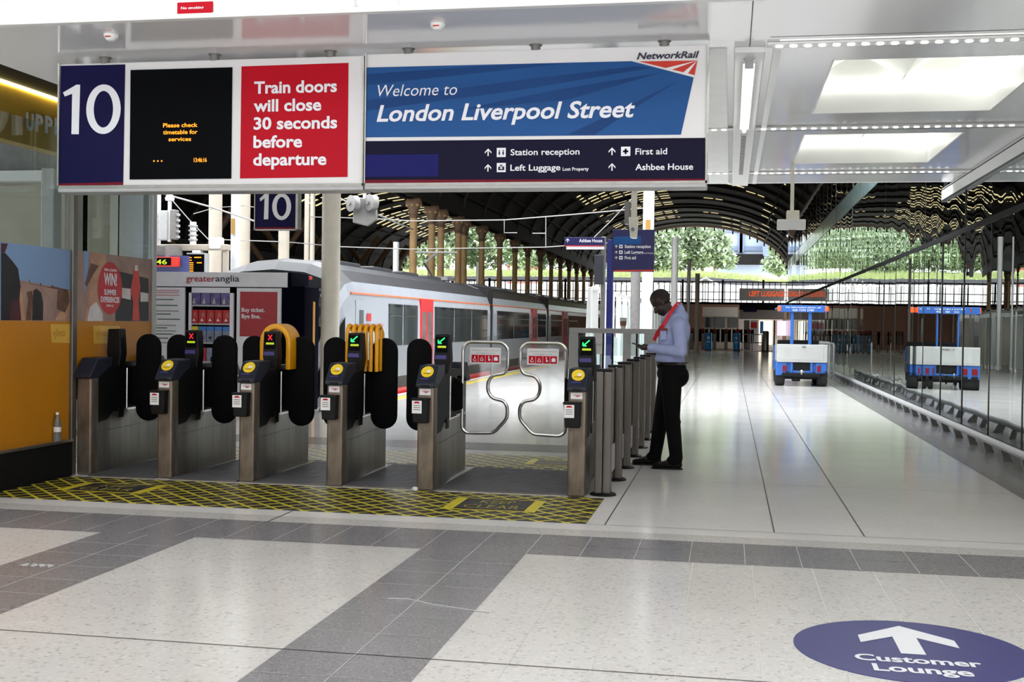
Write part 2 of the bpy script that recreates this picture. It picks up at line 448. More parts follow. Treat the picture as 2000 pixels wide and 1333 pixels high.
# joints
for y in (4.97, 2.6): fq(-30, 7, y - .004, y + .004, JOINTD, .0022)
fq(-30, 3.4, 8.598, 8.604, JOINTD, .0022)
for k in range(-40, 10):
    x = -1.605 + .345 * k
    fq(x - .0025, x + .0025, 7.39, 8.10, JOINTW, .0022)
for xc in (-1.605, -3.875, -6.25): fq(xc - .003, xc + .003, .4, 7.39, JOINTW, .0022)
for k in range(20):
    y = 7.04 - .345 * k
    for x0, x1 in ((-1.95, -1.26), (-4.22, -3.53), (-6.6, -5.9)): fq(x0, x1, y - .0025, y + .0025, JOINTW, .0022)
fq(-1.95, 3, 7.735, 7.74, JOINTD, .0022)
for k in range(9):
    x = -.92 + .36 * k
    fq(x - .0015, x + .0015, .4, 7.39, JOINTP, .0020)
for x in (-3.3, -.88, .34, .965):
    fq(x - .005, x + .005, 8.61 if x > -.9 else 8.1, 68 if x > -.9 else 8.6, JOINTD, .0022)
for y in (11.2, 15.0, 18.95, 24, 30, 36, 42, 50, 58): fq(-6.4 if y > 18 else -.9, 2.55, y - .003, y + .003, JOINTD, .0021)
# floor marks: hairline and scuffs
f.tube([(-1.76, 6.0, .003), (-1.66, 6.02, .003), (-1.5, 5.93, .003), (-1.25, 5.85, .003), (-1.18, 5.83, .003)], .004, JOINTW, 5)
for q in range(4):
    f.poly([(-4.12 + .05 * q, 6.28 + .02 * q, .003), (-4.06 + .05 * q, 6.26, .003), (-4.05 + .05 * q, 6.31, .003), (-4.1 + .05 * q, 6.35, .003)], JOINTW)
for (bx, by) in ((-.38, 18.6), (-.2, 18.75)):
    for q in range(3): fq(bx - .12, bx + .12, by + .3 * q, by + .3 * q + .012, JOINTD, .0024)
struct(f.build('floor', smooth=0))
# blue floor disc
k_ = MB(); k_.lathe([(.527, .0), (.527, .003)], (.846, 5.625, 0), mat('floor_sticker_navy', (52, 50, 112), .3, var=.05, scale=6), 96)
DW = mat('floor_sticker_white', (222, 222, 226), .4, var=.02)
k_.poly([(x, y, .0045) for x, y in ((.849, 6.05), (.63, 5.825), (.63, 5.695), (.79, 5.835), (.79, 5.54), (.90, 5.54), (.90, 5.835), (1.07, 5.69), (1.07, 5.825))], DW)
for s_, xa, ya, xb, yb, ytop in (('Customer', 1672, 1292.5, 1921, 1305.5, 1280), ('Lounge', 1708, 1313, 1905, 1324, 1299)):
    a = atz(xa, ya); c_ = atz(xb, yb); d = atz(xa - 2, ytop); text(k_, s_, (a.x, (a.y + c_.y) / 2, .0045), UX, UY, c_.x - a.x, d.y - a.y, DW, .028)
tag(k_.build('floor_sticker', smooth=0), 'round navy Customer Lounge arrow sticker on the pale floor', 'sticker')
# platform edge: white and yellow lines
e = MB()
e.box(-6.6, -6.5, 18.95, 72, 0, .004, mat('platform_white_line', (226, 226, 222), .5, var=.06)); e.box(-6.36, -6.12, 18.95, 72, 0, .004, mat('platform_yellow_line', (216, 196, 84), .5, var=.12, scale=6))
struct(e.build('trim_1', smooth=0))
t = MB(); t.box(-9.62, -6.6, 17.2, 96, -1.5, -1.3, mat('dark_ballast', (46, 42, 38), .95, var=.3, scale=12))
struct(t.build('ground', smooth=0))
# hatched KEEP CLEAR areas and ribbed plates
YL = mat('floor_yellow_paint', (206, 190, 44), .4, var=.12, scale=12); MD = mat('floor_black_paint', (38, 36, 34), .4, var=.15, scale=12)
YLF = mat('worn_floor_lettering', (158, 146, 66), .5, var=.35, scale=14)
def hatch(name, x0, x1, y0, y1, boxes, txt):
    h = MB(); h.box(x0, x1, y0, y1, 0, .004, MATT)
    for (bx0, bx1, by0, by1) in boxes:
        d = .14
        h.poly([(bx0 - .09, by0 - .03, .0055), (bx1 + .09, by0 - .03, .0055), (bx1 + .09, by1 + .03, .0055), (bx0 - .09, by1 + .03, .0055)], YL)
        h.poly([(bx0, by0, .007), (bx1, by0, .007), (bx1, by1, .007), (bx0, by1, .007)], MD)
        w = bx1 - bx0; hh = (by1 - by0)
        w = bx1 - bx0; hh = by1 - by0
        text(h, 'KEEP', (bx0 + w * .26, by0 + hh * .56, .0085), UX, UY, w * .5, hh * .3, YLF)
        text(h, 'CLEAR', (bx0 + w * .1, by0 + hh * .12, .0085), UX, UY, w * .8, hh * .3, YLF)
    return struct(h.build(name, smooth=0))
hatch('floor_marking', -6.02, -1.02, 8.62, 9.9, [(-2.13, -1.56, 9.02, 9.58), (-5.52, -4.92, 9.1, 9.55)], 1)
hatch('floor_marking', -5.9, -1.45, 11.75, 12.85, [(-2.0, -1.6, 12.1, 12.5)], 1)
GX = [-5.92, -5.1, -4.29, -3.445, -2.595, -1.265]
GY = [10.04, 10.02, 10.0, 9.97, 9.91, 9.9]
for i in range(5):
    p = MB(); x0, x1 = GX[i] + .08, GX[i + 1] - .08
    p.box(x0, x1, 10.0, 11.62, 0, .01, RIB)
    for k in range(40): p.box(x0, x1, 10.02 + .04 * k, 10.035 + .04 * k, .01, .015, RIB)
    p.box(x0, x1, 9.98, 10.0, 0, .012, STEEL)
    struct(p.build('threshold_plate', smooth=0))

# ---- low ceiling over the gates and the corridor
ZC = 3.79
c = MB()
CX0, CX1, CY0, CY1 = -6.62, 3.44, 8.45, 19.28
c.box(CX0, .83, CY0, CY1, ZC, 4.1, SOFFIT); c.box(2.67, CX1, CY0, CY1, ZC, 4.1, SOFFIT)
for y0, y1 in ((CY0, 10.48), (13.1, 14.5), (17.08, CY1)): c.box(.83, 2.67, y0, y1, ZC, 4.1, SOFFIT)
# seams
SEAM = mat('dark_seam', (70, 68, 68), .6, var=.1)
for x in (.125, ): c.box(x - .004, x + .004, CY0, CY1, ZC - .002, ZC, SEAM)
for y in (9.6, 14.2, 18.3): c.box(.28, CX1, y - .004, y + .004, ZC - .002, ZC, SEAM)
struct(c.build('ceiling', smooth=0))
cb = MB(); cb.box(0.0, .25, 9.9, CY1, ZC - .05, ZC, WHITE, .008)
cb.box(.32, .38, 9.95, CY1, ZC - .02, ZC, WHITE); cb.box(-.36, -.06, 9.95, CY1, ZC - .015, ZC, WHITE)
struct(cb.build('ceiling_beam', smooth=0))
# upstand fascia above the soffit (white panels with a gap between them)
fa = MB()
fa.box(-5.62, -2.79, 8.40, 8.5, ZC + .02, 5.4, WHITE, .01); fa.box(-2.44, .12, 8.40, 8.5, ZC + .02, 5.4, WHITE, .01); fa.box(.14, 3.44, 8.40, 8.5, ZC + .02, 5.4, WHITE, .01)
fa.box(CX0, CX1, 8.385, 8.46, ZC - .018, ZC + .022, WHITE, .006)
struct(fa.build('trim_2', smooth=0))
fb = MB(); fb.box(-7.6, CX1, 8.75, 8.85, 4.1, 5.4, DARK); fb.box(-2.9, -2.7, 8.52, 8.74, 4.12, 5.4, CREAMP, .02); fb.prism([(-2.74, 4.15), (-2.5, 4.12), (-2.5, 4.3), (-2.74, 4.5)], 'y', 8.52, 8.7, CREAMP)
fb.box(-5.95, -5.75, 8.52, 8.74, 3.95, 5.4, GREYM); fb.tube([(-6.6, 8.6, 4.25), (-5.9, 8.6, 4.02)], .06, IRONB); fb.box(-6.6, -5.96, 8.55, 8.7, 4.3, 5.4, CREAMP)
struct(fb.build('beam', smooth=0))
# far edge fascia
ff = MB(); ff.box(CX0, CX1, 19.28, 19.4, ZC - .0, 4.9, WHITE, .01); struct(ff.build('trim_3', smooth=0))
# coffers
for i, (y0, y1) in enumerate(((10.48, 13.1), (14.5, 17.08))):
    t = thing('luminous_ceiling_coffer', ['lit white ceiling coffer of two curved vaults, nearer the big signs', 'lit white ceiling coffer of two curved vaults, farther along the corridor'][i], 'ceiling light', (1.75, (y0 + y1) / 2, 4.2), 'luminous ceiling coffers')
    for k in range(2):
        v = MB(); xa = .85 + .91 * k; n = 14
        vs = []; fs = []
        for j in range(n + 1):
            u = j / n; x = xa + .90 * u; z = 4.12 + .26 * math.sin(PI * u)
            vs += [(x, y0 + .02, z), (x, y1 - .02, z), (x, y0 + .02, z + .03), (x, y1 - .02, z + .03)]
        for j in range(n):
            a = 4 * j; b = a + 4
            fs += [(a, b, b + 1, a + 1), (a + 2, a + 3, b + 3, b + 2), (a, a + 2, b + 2, b), (a + 1, b + 1, b + 3, a + 3)]
        v.add(vs, fs, COFFER); v.build('diffuser', t)
    r = MB()
    r.box(.83, .85, y0, y1, ZC, 4.45, WHITE); r.box(2.65, 2.67, y0, y1, ZC, 4.45, WHITE); r.box(.85, 2.65, y0, y0 + .02, ZC, 4.45, WHITE); r.box(.85, 2.65, y1 - .02, y1, ZC, 4.45, WHITE)
    r.box(.83, 2.67, y0, y1, 4.45, 4.48, WHITE)
    r.build('surround', t, smooth=0)
    l = MB(); l.box(.86, 2.64, y1 - .09, y1 - .03, 4.06, 4.1, LEDS); l.build('lamp_strip', t, smooth=0)
    l = MB(); l.box(2.58, 2.63, y0 + .05, y1 - .1, 4.06, 4.1, LEDS); l.build('lamp_strip', t, smooth=0)
# rows of small lamps
for i, (y, x0, n, st) in enumerate(((9.83, .36, 25, .113), (13.92, -.33, 31, .113), (17.92, -.33, 31, .113))):
    t = thing('ceiling_light_row', ['row of small white ceiling lamps just behind the big welcome sign', 'row of small white ceiling lamps between the two lit coffers', 'row of small white ceiling lamps beyond the far lit coffer'][i], 'ceiling light', (1.5, y, ZC), 'rows of small ceiling lamps')
    ch = MB(); ch.box(x0 - .1, 3.38, y - .07, y + .07, ZC - .022, ZC - .001, WHITE, .005)
    if i == 0: ch.box(x0, 3.38, y - .125, y - .117, ZC - .006, ZC - .001, LEDL)
    ch.build('channel', t, smooth=0)
    first = None
    for k in range(n):
        x = x0 + st * k
        if x > 3.3 or (i and -.02 < x < .28): continue
        if first is None:
            lm = MB(); lm.lathe([(.028, -.004), (.028, .003), (.016, .006)][::-1], (0, 0, 0), LED, 12)
            for a in range(len(lm.v)): lm.v[a] = (lm.v[a][0], lm.v[a][1] * .75, lm.v[a][2])
            first = lm.build('lamp', t, loc=(x, y, ZC - .026)); 
        else:
            q = first.copy(); COL.objects.link(q); q.location = (x, y, ZC - .026)
# fluorescent batten and air grille on the beam
t = thing('fluorescent_batten', 'long bare white tube light running along the ceiling beam', 'ceiling light', (.125, 11.9, ZC - .05))
b = MB(); b.box(.07, .18, 10.15, 13.65, ZC - .075, ZC - .05, WHITE, .004); b.build('body', t, smooth=0)
b = MB(); b.tube([(.125, 10.2, ZC - .095), (.125, 11.85, ZC - .095)], .02, LED); b.build('tube', t)
b = MB(); b.tube([(.125, 11.95, ZC - .095), (.125, 13.6, ZC - .095)], .02, LED); b.build('tube', t)
b = MB(); b.box(.09, .16, 10.12, 10.2, ZC - .12, ZC - .05, GREYL); b.build('end_cap', t, smooth=0)
t = thing('air_grille', 'slotted dark air grille in the ceiling beam beyond the tube light', 'grille', (.125, 15.9, ZC - .05))
b = MB(); b.box(.085, .165, 14.1, 17.75, ZC - .062, ZC - .05, WHITE); b.build('frame', t, smooth=0)
b = MB()
for k in range(33): b.box(.095, .155, 14.15 + .11 * k, 14.2 + .11 * k, ZC - .065, ZC - .06, SEAM)
b.build('slots', t, smooth=0)

# ---- reflective glass building on the right
G = structure('wall_right', (3.45, 9, 0))
GXX = 3.45
ed = [16.7 + 1.85 * k for k in range(-5, 32)]
YEND = ed[-1]
pm_dark = mat('facade_dark_metal', (34, 36, 38), .4, metal=.4, var=.1)
random.seed(5)
for k in range(len(ed) - 1):
    y0, y1 = ed[k] + .012, ed[k + 1] - .012
    yc = (y0 + y1) / 2
    near = y1 < 20.4
    rows = [(.06, 2.95, FACADE), (3.01, 3.57, FACADE)] if near else [(.06, 2.95, FACADE), (2.99, 4.95, FACADE), (4.98, 5.52, SPAND), (5.55, 7.1, FACADE)]
    for z0, z1, mm in rows:
        g = MB(); g.box(-.006, .006, y0 - yc, y1 - yc, z0, z1, mm)
        o = g.build('glass_pane', G, smooth=0, loc=(GXX, yc, 0))
        o.rotation_euler = (0, math.radians(random.uniform(-.1, .1)), math.radians(random.uniform(-.55, .55)))
g = MB()
for y in ed: g.box(GXX - .008, GXX + .05, y - .012, y + .014, 0, 3.6 if y < 20.4 else 7.1, pm_dark)
g.build('mullion', G, smooth=0)
g = MB(); g.box(GXX - .025, GXX + .06, ed[0], YEND, 2.93, 3.01, DARK); g.box(GXX - .02, GXX + .06, ed[0], YEND, 0, .05, pm_dark)
g.box(GXX + .0, GXX + .05, 20.4, YEND, 4.95, 4.98, pm_dark); g.box(GXX, GXX + .05, 20.4, YEND, 5.52, 5.55, pm_dark); g.build('transom', G, smooth=0)
g = MB(); g.box(GXX - .05, GXX + .15, ed[0], 20.35, 3.6, ZC, WHITE); g.box(GXX - .055, GXX + .1, ed[0], 20.35, 3.57, 3.6, pm_dark); g.box(GXX - .052, GXX + .1, ed[0], 20.35, ZC - .03, ZC - .01, pm_dark)
g.build('head_band', G, smooth=0)
g = MB(); g.box(GXX - .05, 8, 20.36, YEND + .05, 7.1, 7.2, GREYM); g.box(GXX + .0, 8, 20.36, YEND + .05, 7.2, 7.7, DARK); g.build('roof_edge', G, smooth=0)
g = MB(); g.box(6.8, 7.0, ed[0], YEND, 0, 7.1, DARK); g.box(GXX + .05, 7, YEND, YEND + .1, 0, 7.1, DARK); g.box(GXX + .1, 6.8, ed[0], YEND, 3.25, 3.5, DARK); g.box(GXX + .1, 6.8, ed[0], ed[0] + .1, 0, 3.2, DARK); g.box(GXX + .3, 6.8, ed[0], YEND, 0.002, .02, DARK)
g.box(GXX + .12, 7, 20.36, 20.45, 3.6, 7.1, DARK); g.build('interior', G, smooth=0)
# low kick rail with brackets
t = thing('kick_rail', 'low steel tube rail on brackets along the foot of the glass wall', 'rail', (3.05, 20, 0))
r = MB(); r.tube([(3.06, 11.5, .16), (3.06, 38, .16)], .045, GREYL, 10); r.build('rail', t)
y = 12.1; first = None
while y < 38:
    if first is None:
        b = MB(); b.prism([(.0, -.16), (.10, -.16), (.05, -.06), (.02, 0), (-.03, 0), (-.03, -.05)], 'y', -.025, .025, GREYM); first = b.build('bracket', t, smooth=0, loc=(3.06, y, .16))
    else:
        q = first.copy(); COL.objects.link(q); q.location = (3.06, y, .16)
    y += .95

# ---- station hall beyond: two arched roofs, columns, terrace
ROOFG = bpy.data.materials.new('dirty_roof_glass'); ROOFG.use_nodes = True
nt = ROOFG.node_tree; nt.nodes.remove(nt.nodes['Principled BSDF'])
tb = nt.nodes.new('ShaderNodeBsdfTranslucent'); tb.inputs[0].default_value = (.22, .18, .095, 1)
nt.links.new(tb.outputs[0], [x for x in nt.nodes if x.type == 'OUTPUT_MATERIAL'][0].inputs[0])
def vault(name, cx, a, b, z0, y0, y1, th0, th1, seed):
    R = structure(name, (cx, y0, z0))
    rnd = random.Random(seed)
    def P(th, k=1.0): return (cx + a * k * math.cos(th), z0 + b * k * math.sin(th))
    op = MB(); gl = MB(); n = 132; bay = 3.6
    ths = [th0 + (th1 - th0) * i / n for i in range(n + 1)]
    y = y0
    while y < y1 - .1:
        ye = min(y + bay, y1); lit = [rnd.random() < .72 for _ in range(7)]
        for i in range(n):
            c_ = (ths[i] + ths[i + 1]) / 2
            crown = (math.radians(44) < c_ < math.radians(83)) or (math.radians(97) < c_ < math.radians(136))
            (p0, q0), (p1, q1) = P(ths[i]), P(ths[i + 1])
            if crown and ye - y > 3:
                for s_ in range(3):
                    ya = y + 1.2 * s_; yb = ya + 1.2
                    g_ = lit[(s_ + i // 9) % 7] and i % 9 not in (0, 4) and (c_ > 1.5 or (s_ + i // 9) % 2 == 0)
                    ym = yb - (.34 if g_ else 0)
                    op.poly([(p0, ya, q0), (p1, ya, q1), (p1, ym, q1), (p0, ym, q0)], IRON)
                    if g_: gl.poly([(p0, ym, q0), (p1, ym, q1), (p1, yb, q1), (p0, yb, q0)], ROOFG)
                continue
            op.poly([(p0, y, q0), (p1, y, q1), (p1, ye, q1), (p0, ye, q0)], IRON)
        y = ye
    op.build('boarding', R, smooth=0); gl.build('roof_glazing', R, smooth=0)
    rb = MB(); y = y0
    while y < y1 + .1:
        rb.tube([(P(th, .985)[0], y, P(th, .985)[1]) for th in ths], .075, RIBI, 6); y += bay
    rb.build('rib', R)
    pu = MB()
    for i in range(4, n, 9):
        if math.radians(52) < ths[i] < math.radians(128): continue
        (p, q) = P(ths[i], .99); pu.box(p - .04, p + .04, y0, y1, q - .06, q + .04, IRON)
    pu.build('purlin', R, smooth=0)
    return P
thr = math.acos((3.42 + 2.7) / 7.1)
vault('trainshed_roof', -2.7, 7.1, 3.8, 5.3, 31, 76, thr, PI, 3)
vault('trainshed_roof', -2.7, 7.1, 3.8, 5.3, 76, 90, 0, PI, 4)
vault('trainshed_roof', -17.9, 8.0, 3.9, 5.3, 31, 90, 0, PI, 6)
gf = structure('trainshed_gable', (-2.7, 90, 5.3))
for cx, a, b in ((-2.7, 7.1, 3.8), (-17.9, 8.0, 3.9)):
    g = MB(); N = 60
    pts = [(cx + a * math.cos(PI * i / N), 90.0, 5.3 + b * math.sin(PI * i / N)) for i in range(N + 1)]
    g.tube(pts, .16, IRONB, 8); g.build('gable_arch', gf)
    g = MB()
    for i in range(2, N, 2):
        th = PI * i / N
        g.box(cx + a * .975 * math.cos(th) - .05, cx + a * .975 * math.cos(th) + .05, 89.95, 90.05, 5.3 + b * .975 * math.sin(th) - .28, 5.3 + b * .975 * math.sin(th), IRON)
    g.build('gable_fringe', gf, smooth=0)
g = MB(); g.box(-10.1, -9.6, 31, 90, 5.35, 6.0, IRON); struct(g.build('arcade_beam', smooth=0))
g = MB(); g.box(-26.4, -26.0, 31, 90, 4.6, 6.0, IRON); g.box(-26.6, -26.3, 18, 90, 0, 5.4, IRON)
struct(g.build('wall_left', smooth=0))
# far boundary: terrace wall with railing
w = MB(); w.box(-26, 9, 84, 84.4, 0, 3.15, BRICK); w.box(-26, 9, 84, 96, 3.0, 3.15, mat('terrace_paving', (214, 212, 206), .8, var=.05)); struct(w.build('wall_back', smooth=0))
w = MB(); w.box(-40, 14, 96, 96.4, 3.15, 4.75, mat('pale_terrace_wall', (226, 224, 222), .8, var=.06, scale=2)); struct(w.build('terrace_parapet', smooth=0))

# unseen hall added to shade the foreground: slatted roof, walls, roof darkening one side
cr_ = MB()
y = -22.0
while y < 5.0: cr_.box(-6, 24, y, y + 1.24, 8.8, 9.2, WHITE); y += 1.5
cr_.box(-24, -6, -22, 8.9, 8.8, 9.2, WHITE); cr_.box(-6, 24, y, 8.9, 8.8, 9.2, WHITE)  # roof kept solid on the left so that side stays darker
for x in (-24, -12, 0, 12, 23.6): cr_.box(x, x + .4, -22, 8.9, 9.2, 9.7, WHITE)
struct(cr_.build('ceiling_concourse_shade', smooth=0))
q = MB(); q.box(-24, 24, -22.3, -22, 0, 9.2, mat('hall_wall_stone', (120, 116, 112), .7, var=.1, scale=1)); struct(q.build('wall_rear', smooth=0))  # added to block low sky light from behind the camera
q = MB(); q.box(-30, 24, 8.9, 9.1, 5.3, 9.2, mat('hall_wall_stone', (120, 116, 112))); struct(q.build('wall_upper', smooth=0))  # added to shut out sky light above the fascia
q = MB(); q.box(-30, -6.64, 11.0, 20.5, 5.2, 5.4, mat('shade_roof_grey', (120, 118, 116), .7, var=.1)); struct(q.build('ceiling_left_shade', smooth=0))  # roof added to keep daylight off the left side
q = MB(); q.box(-24.3, -24, -22, 8.4, 0, 9.2, mat('hall_wall_stone', (120, 116, 112))); q.box(24, 24.3, -22, 8.4, 0, 9.2, mat('hall_wall_stone', (120, 116, 112))); struct(q.build('wall_side', smooth=0))

# ================================================================== OVERHEAD SIGNS
YS = 9.6
t = thing('platform_sign', 'hanging sign with big white 10, black departure screen and red train doors notice', 'sign', (-4.5, YS, 3.2))
b = MB(); b.box(-5.925, -3.085, YS, YS + .22, 2.645, 3.735, SIGNW, .006)
b.box(-5.93, -3.085, YS - .015, YS + .01, 2.625, 2.65, STEELC); b.box(-5.935, -5.92, YS - .015, YS + .22, 2.63, 3.74, STEELC); b.box(-3.096, -3.086, YS - .015, YS + .22, 2.63, 3.74, STEELC)
b.box(-5.93, -3.085, YS - .01, YS + .23, 2.59, 2.635, GREYL, .01)
b.build('box', t, smooth=0)
b = MB(); wquad(b, [(119, 129), (245, 126), (241, 363), (115, 366)], YS, NAVY, .004); wquad(b, [(115.5, 359), (241, 356), (241, 363), (115, 366)], YS, MAROON, .006)
number_ten(b, [(413, 604), (500, 553), (525, 553), (516, 875), (468, 875), (473, 612), (425, 630)], 563, 790, 548, 876, 612, 740, 592, 833, lambda v: v / 3.333, lambda v: v / 3.333, YS, .008, TEXTW); b.build('number_panel', t, smooth=0)
b = MB(); x0, x1 = at(254, 350, YS).x, at(452, 350, YS).x
b.box(x0, x1, YS - .012, YS, 2.70, 3.665, SCREEN, .003)
for s_, xl, xr, yb, cap in (('Please check', 320, 387, 249.5, 8.5), ('timetable for', 320, 387, 263, 8.5), ('services', 330.6, 374.5, 276.5, 8), ('13:46:16', 380, 405, 317.5, 8.5)):
    wall_text(b, s_, xl, yb, xr, yb - .8, cap, YS, ORANGE, .012, 0, .014)
for k in range(3):
    p = at(301 + 7.5 * k, 316.5, YS); b.box(p.x, p.x + .012, YS - .0145, YS - .013, p.z, p.z + .012, ORANGE)
b.build('screen', t, smooth=0)
b = MB(); wquad(b, [(472, 130), (681, 123), (679, 346), (469, 349)], YS, SIGNR, .004)
for s_, xl, xr, yb, yr, cap in (('Train doors', 497, 658.5, 184, 180, 25), ('will close', 496, 628, 219, 216.5, 25), ('30 seconds', 496, 659, 254, 251, 25), ('before', 495.5, 590.6, 290, 288, 25), ('departure', 495, 638, 324, 323, 25)):
    wall_text(b, s_, xl, yb, xr, yr, cap, YS, TEXTW, .028, 0, .008)
b.build('notice_panel', t, smooth=0)
for k, x in enumerate((-5.50, -4.46, -3.40)):
    b = MB(); b.tube([(x, YS + .03, 3.73), (x, YS + .03, ZC)], .04, GREYM, 12); b.lathe([(.055, -.006), (.055, 0)], (x, YS + .03, ZC), GREYM); b.build('hanger', t)

t = thing('welcome_sign', 'big blue and white hanging sign welcoming passengers to London Liverpool Street', 'sign', (-1.65, YS, 3.2))
b = MB(); b.box(-3.075, -.205, YS, YS + .22, 2.645, 3.745, SIGNW, .006)
b.box(-3.076, -.2, YS - .015, YS + .01, 2.625, 2.65, STEELC); b.box(-3.078, -3.066, YS - .015, YS + .22, 2.63, 3.75, STEELC); b.box(-.214, -.2, YS - .015, YS + .22, 2.63, 3.75, STEELC)
b.box(-3.076, -.2, YS - .01, YS + .23, 2.595, 2.635, GREYL, .01)
b.build('box', t, smooth=0)
def z2(x, y): return (690 + x / 2.817, 60 + y / 2.817)
b = MB()
wquad(b, [z2(*p) for p in [(76, 203), (1530, 168), (1873, 258), (1803, 573), (70, 588)]], YS, BLUEG, .004)
for q in ([(76, 240), (700, 195), (1200, 178), (76, 300)], [(76, 385), (1000, 262), (1560, 196), (1640, 205), (900, 330), (76, 440)], [(1180, 573), (1500, 420), (1800, 270), (1560, 420), (1330, 573)], [(560, 440), (1100, 330), (1700, 230), (1180, 380)]):
    wquad(b, [z2(*p) for p in q], YS, BLUEG2, .005)
wall_text(b, 'Welcome to', 738, 188.3, 893, 186, 22.5, YS, TEXTW, -.004, .22, .008)
wall_text(b, 'London Liverpool Street', 736, 237.5, 1240, 230.5, 33, YS, TEXTW, .022, .22, .008)
b.build('welcome_panel', t, smooth=0)
b = MB(); wall_text(b, 'NetworkRail', 1243.8, 116.5, 1365.5, 113.5, 13.2, YS, INK, .028, .25, .006)
wquad(b, [z2(*p) for p in [(1572, 170), (1893, 165), (1878, 245)]], YS, LOGOR, .006)
wquad(b, [z2(*p) for p in [(1893, 165), (1718, 207), (1752, 216)]], YS, SIGNW, .008)
wquad(b, [z2(*p) for p in [(1893, 165), (1815, 231), (1840, 238)]], YS, SIGNW, .008)
wquad(b, [z2(*p) for p in [(1530, 165), (1545, 165), (1882, 247), (1873, 258)]], YS, SIGNW, .009)
b.build('logo', t, smooth=0)
b = MB(); wquad(b, [(713.5, 276), (1377.5, 269.5), (1377.5, 357), (712, 360)], YS, NAVYD, .004); wquad(b, [(712, 352), (1377.5, 349.5), (1377.5, 357), (712, 360.5)], YS, MAROON, .006)
wquad(b, [(714, 302.5), (857, 301.5), (856, 345), (714, 346)], YS, BLUEB, .006)
for s_, xl, yl, xr, yr, cap in (('Station reception', 997.4, 303.5, 1132, 302.8, 12), ('Left Luggage', 997, 334, 1094.7, 333.4, 12), ('Lost Property', 1099.3, 334, 1150, 333.4, 6.5), ('First aid', 1241, 302.4, 1303, 302, 12), ('Ashbee House', 1241, 332.6, 1353.8, 332.3, 12)):
    wall_text(b, s_, xl, yl, xr, yr, cap, YS, TEXTW, .015, 0, .008)
for px, py in ((743, 670), (742, 756), (1424, 665), (1424, 751)):
    p = at(*z2(px, py), YS); up_arrow(b, p.x, p.z, .062, TEXTW, YS - .008)
for (px, py, kind) in ((815, 671, 0), (815, 754, 1), (1499, 665, 2)):
    p = at(*z2(px, py), YS); s_ = .038
    b.box(p.x - s_, p.x + s_, YS - .0075, YS - .006, p.z - s_, p.z + s_, TEXTW)
    if kind == 2:
        b.box(p.x - .008, p.x + .008, YS - .009, YS - .0076, p.z - .022, p.z + .022, NAVYD); b.box(p.x - .022, p.x + .022, YS - .009, YS - .0076, p.z - .008, p.z + .008, NAVYD)
    elif kind == 0:
        for sgn in (-1, 1):
            b.box(p.x + sgn * .016 - .006, p.x + sgn * .016 + .006, YS - .009, YS - .0076, p.z - .02, p.z + .006, NAVYD); b.ball((p.x + sgn * .016, YS - .008, p.z + .014), (.006, .001, .006), NAVYD, 8, 6)
    else:
        b.box(p.x - .025, p.x + .025, YS - .009, YS - .0076, p.z - .022, p.z + .008, NAVYD); b.box(p.x - .01, p.x + .01, YS - .0105, YS - .0091, p.z - .012, p.z + .002, TEXTW); b.box(p.x - .012, p.x + .012, YS - .009, YS - .0076, p.z + .014, p.z + .022, NAVYD)
b.build('direction_panel', t, smooth=0)
for k, x in enumerate((-2.71, -1.62, -.56)):
    b = MB(); b.tube([(x, YS + .03, 3.74), (x, YS + .03, ZC)], .04, GREYM, 12); b.lathe([(.055, -.006), (.055, 0)], (x, YS + .03, ZC), GREYM); b.build('hanger', t)

# no smoking plate on the upstand
YN = 8.398
t = thing('no_smoking_plate', 'small red no smoking plate on the white panel above the ceiling edge', 'sign', (-4.25, YN, 3.95))
b = MB(); p0, p1 = at(347, 31, YN), at(416.5, 3, YN); b.box(p0.x, p1.x, YN - .012, YN + .001, p0.z, p1.z, SIGNR, .004); b.build('plate', t, smooth=0)
b = MB(); wall_text(b, 'No smoking', 355, 19, 399, 18, 5.5, YN, TEXTW, .02, 0, .0135); b.build('lettering', t, smooth=0)
# detectors on the soffit
for k, (px, py) in enumerate(((217, 68), (855, 47))):
    p = atz(px, py, ZC)
    t = thing('smoke_detector', ['round white ceiling detector above the screen with the big 10', 'round white ceiling detector above the welcome sign'][k], 'detector', (p.x, p.y, ZC), 'ceiling detectors', local=True)
    b = MB(); b.lathe([(.052, -.03), (.058, -.012), (.06, 0)], (0, 0, 0), WHITE, 20); b.lathe([(.02, -.052), (.036, -.045), (.045, -.03)], (0, 0, 0), WHITE, 20); b.build('body', t)
    b = MB(); b.box(-.024, .024, -.058, -.052, -.03, -.02, LOGOR, .002); b.build('red_marker', t, smooth=0)

# small hanging 10 behind
Y10 = 14.0
t = thing('platform_number_sign', 'small square navy sign with white 10 hanging beyond the ticket gates', 'sign', (-5.65, Y10, 2.9))
p0, p1 = at(498, 448, Y10), at(578, 371, Y10)
b = MB(); b.box(p0.x, p1.x, Y10, Y10 + .1, p0.z, p1.z + .04, NAVY, .004); b.box(p0.x, p1.x, Y10 - .002, Y10, p0.z, p0.z + .025, MAROON)
b.box(p0.x - .012, p0.x, Y10 - .006, Y10 + .11, p0.z - .01, p1.z + .05, STEELC); b.box(p1.x, p1.x + .03, Y10 - .006, Y10 + .12, p0.z - .01, p1.z + .05, STEELC); b.box(p0.x - .012, p1.x + .03, Y10 - .006, Y10 + .1, p0.z - .012, p0.z, STEELC)
b.build('panel', t, smooth=0)
b = MB(); number_ten(b, [(965, 125), (1012, 82), (1045, 82), (1040, 305), (1002, 305), (1008, 122), (972, 150)], 1073, 1240, 78, 312, 1112, 1200, 112, 280, lambda v: 290 + v / 4.4425, lambda v: 360 + v / 4.4425, Y10, .004, TEXTW); b.build('number', t, smooth=0)
b = MB()
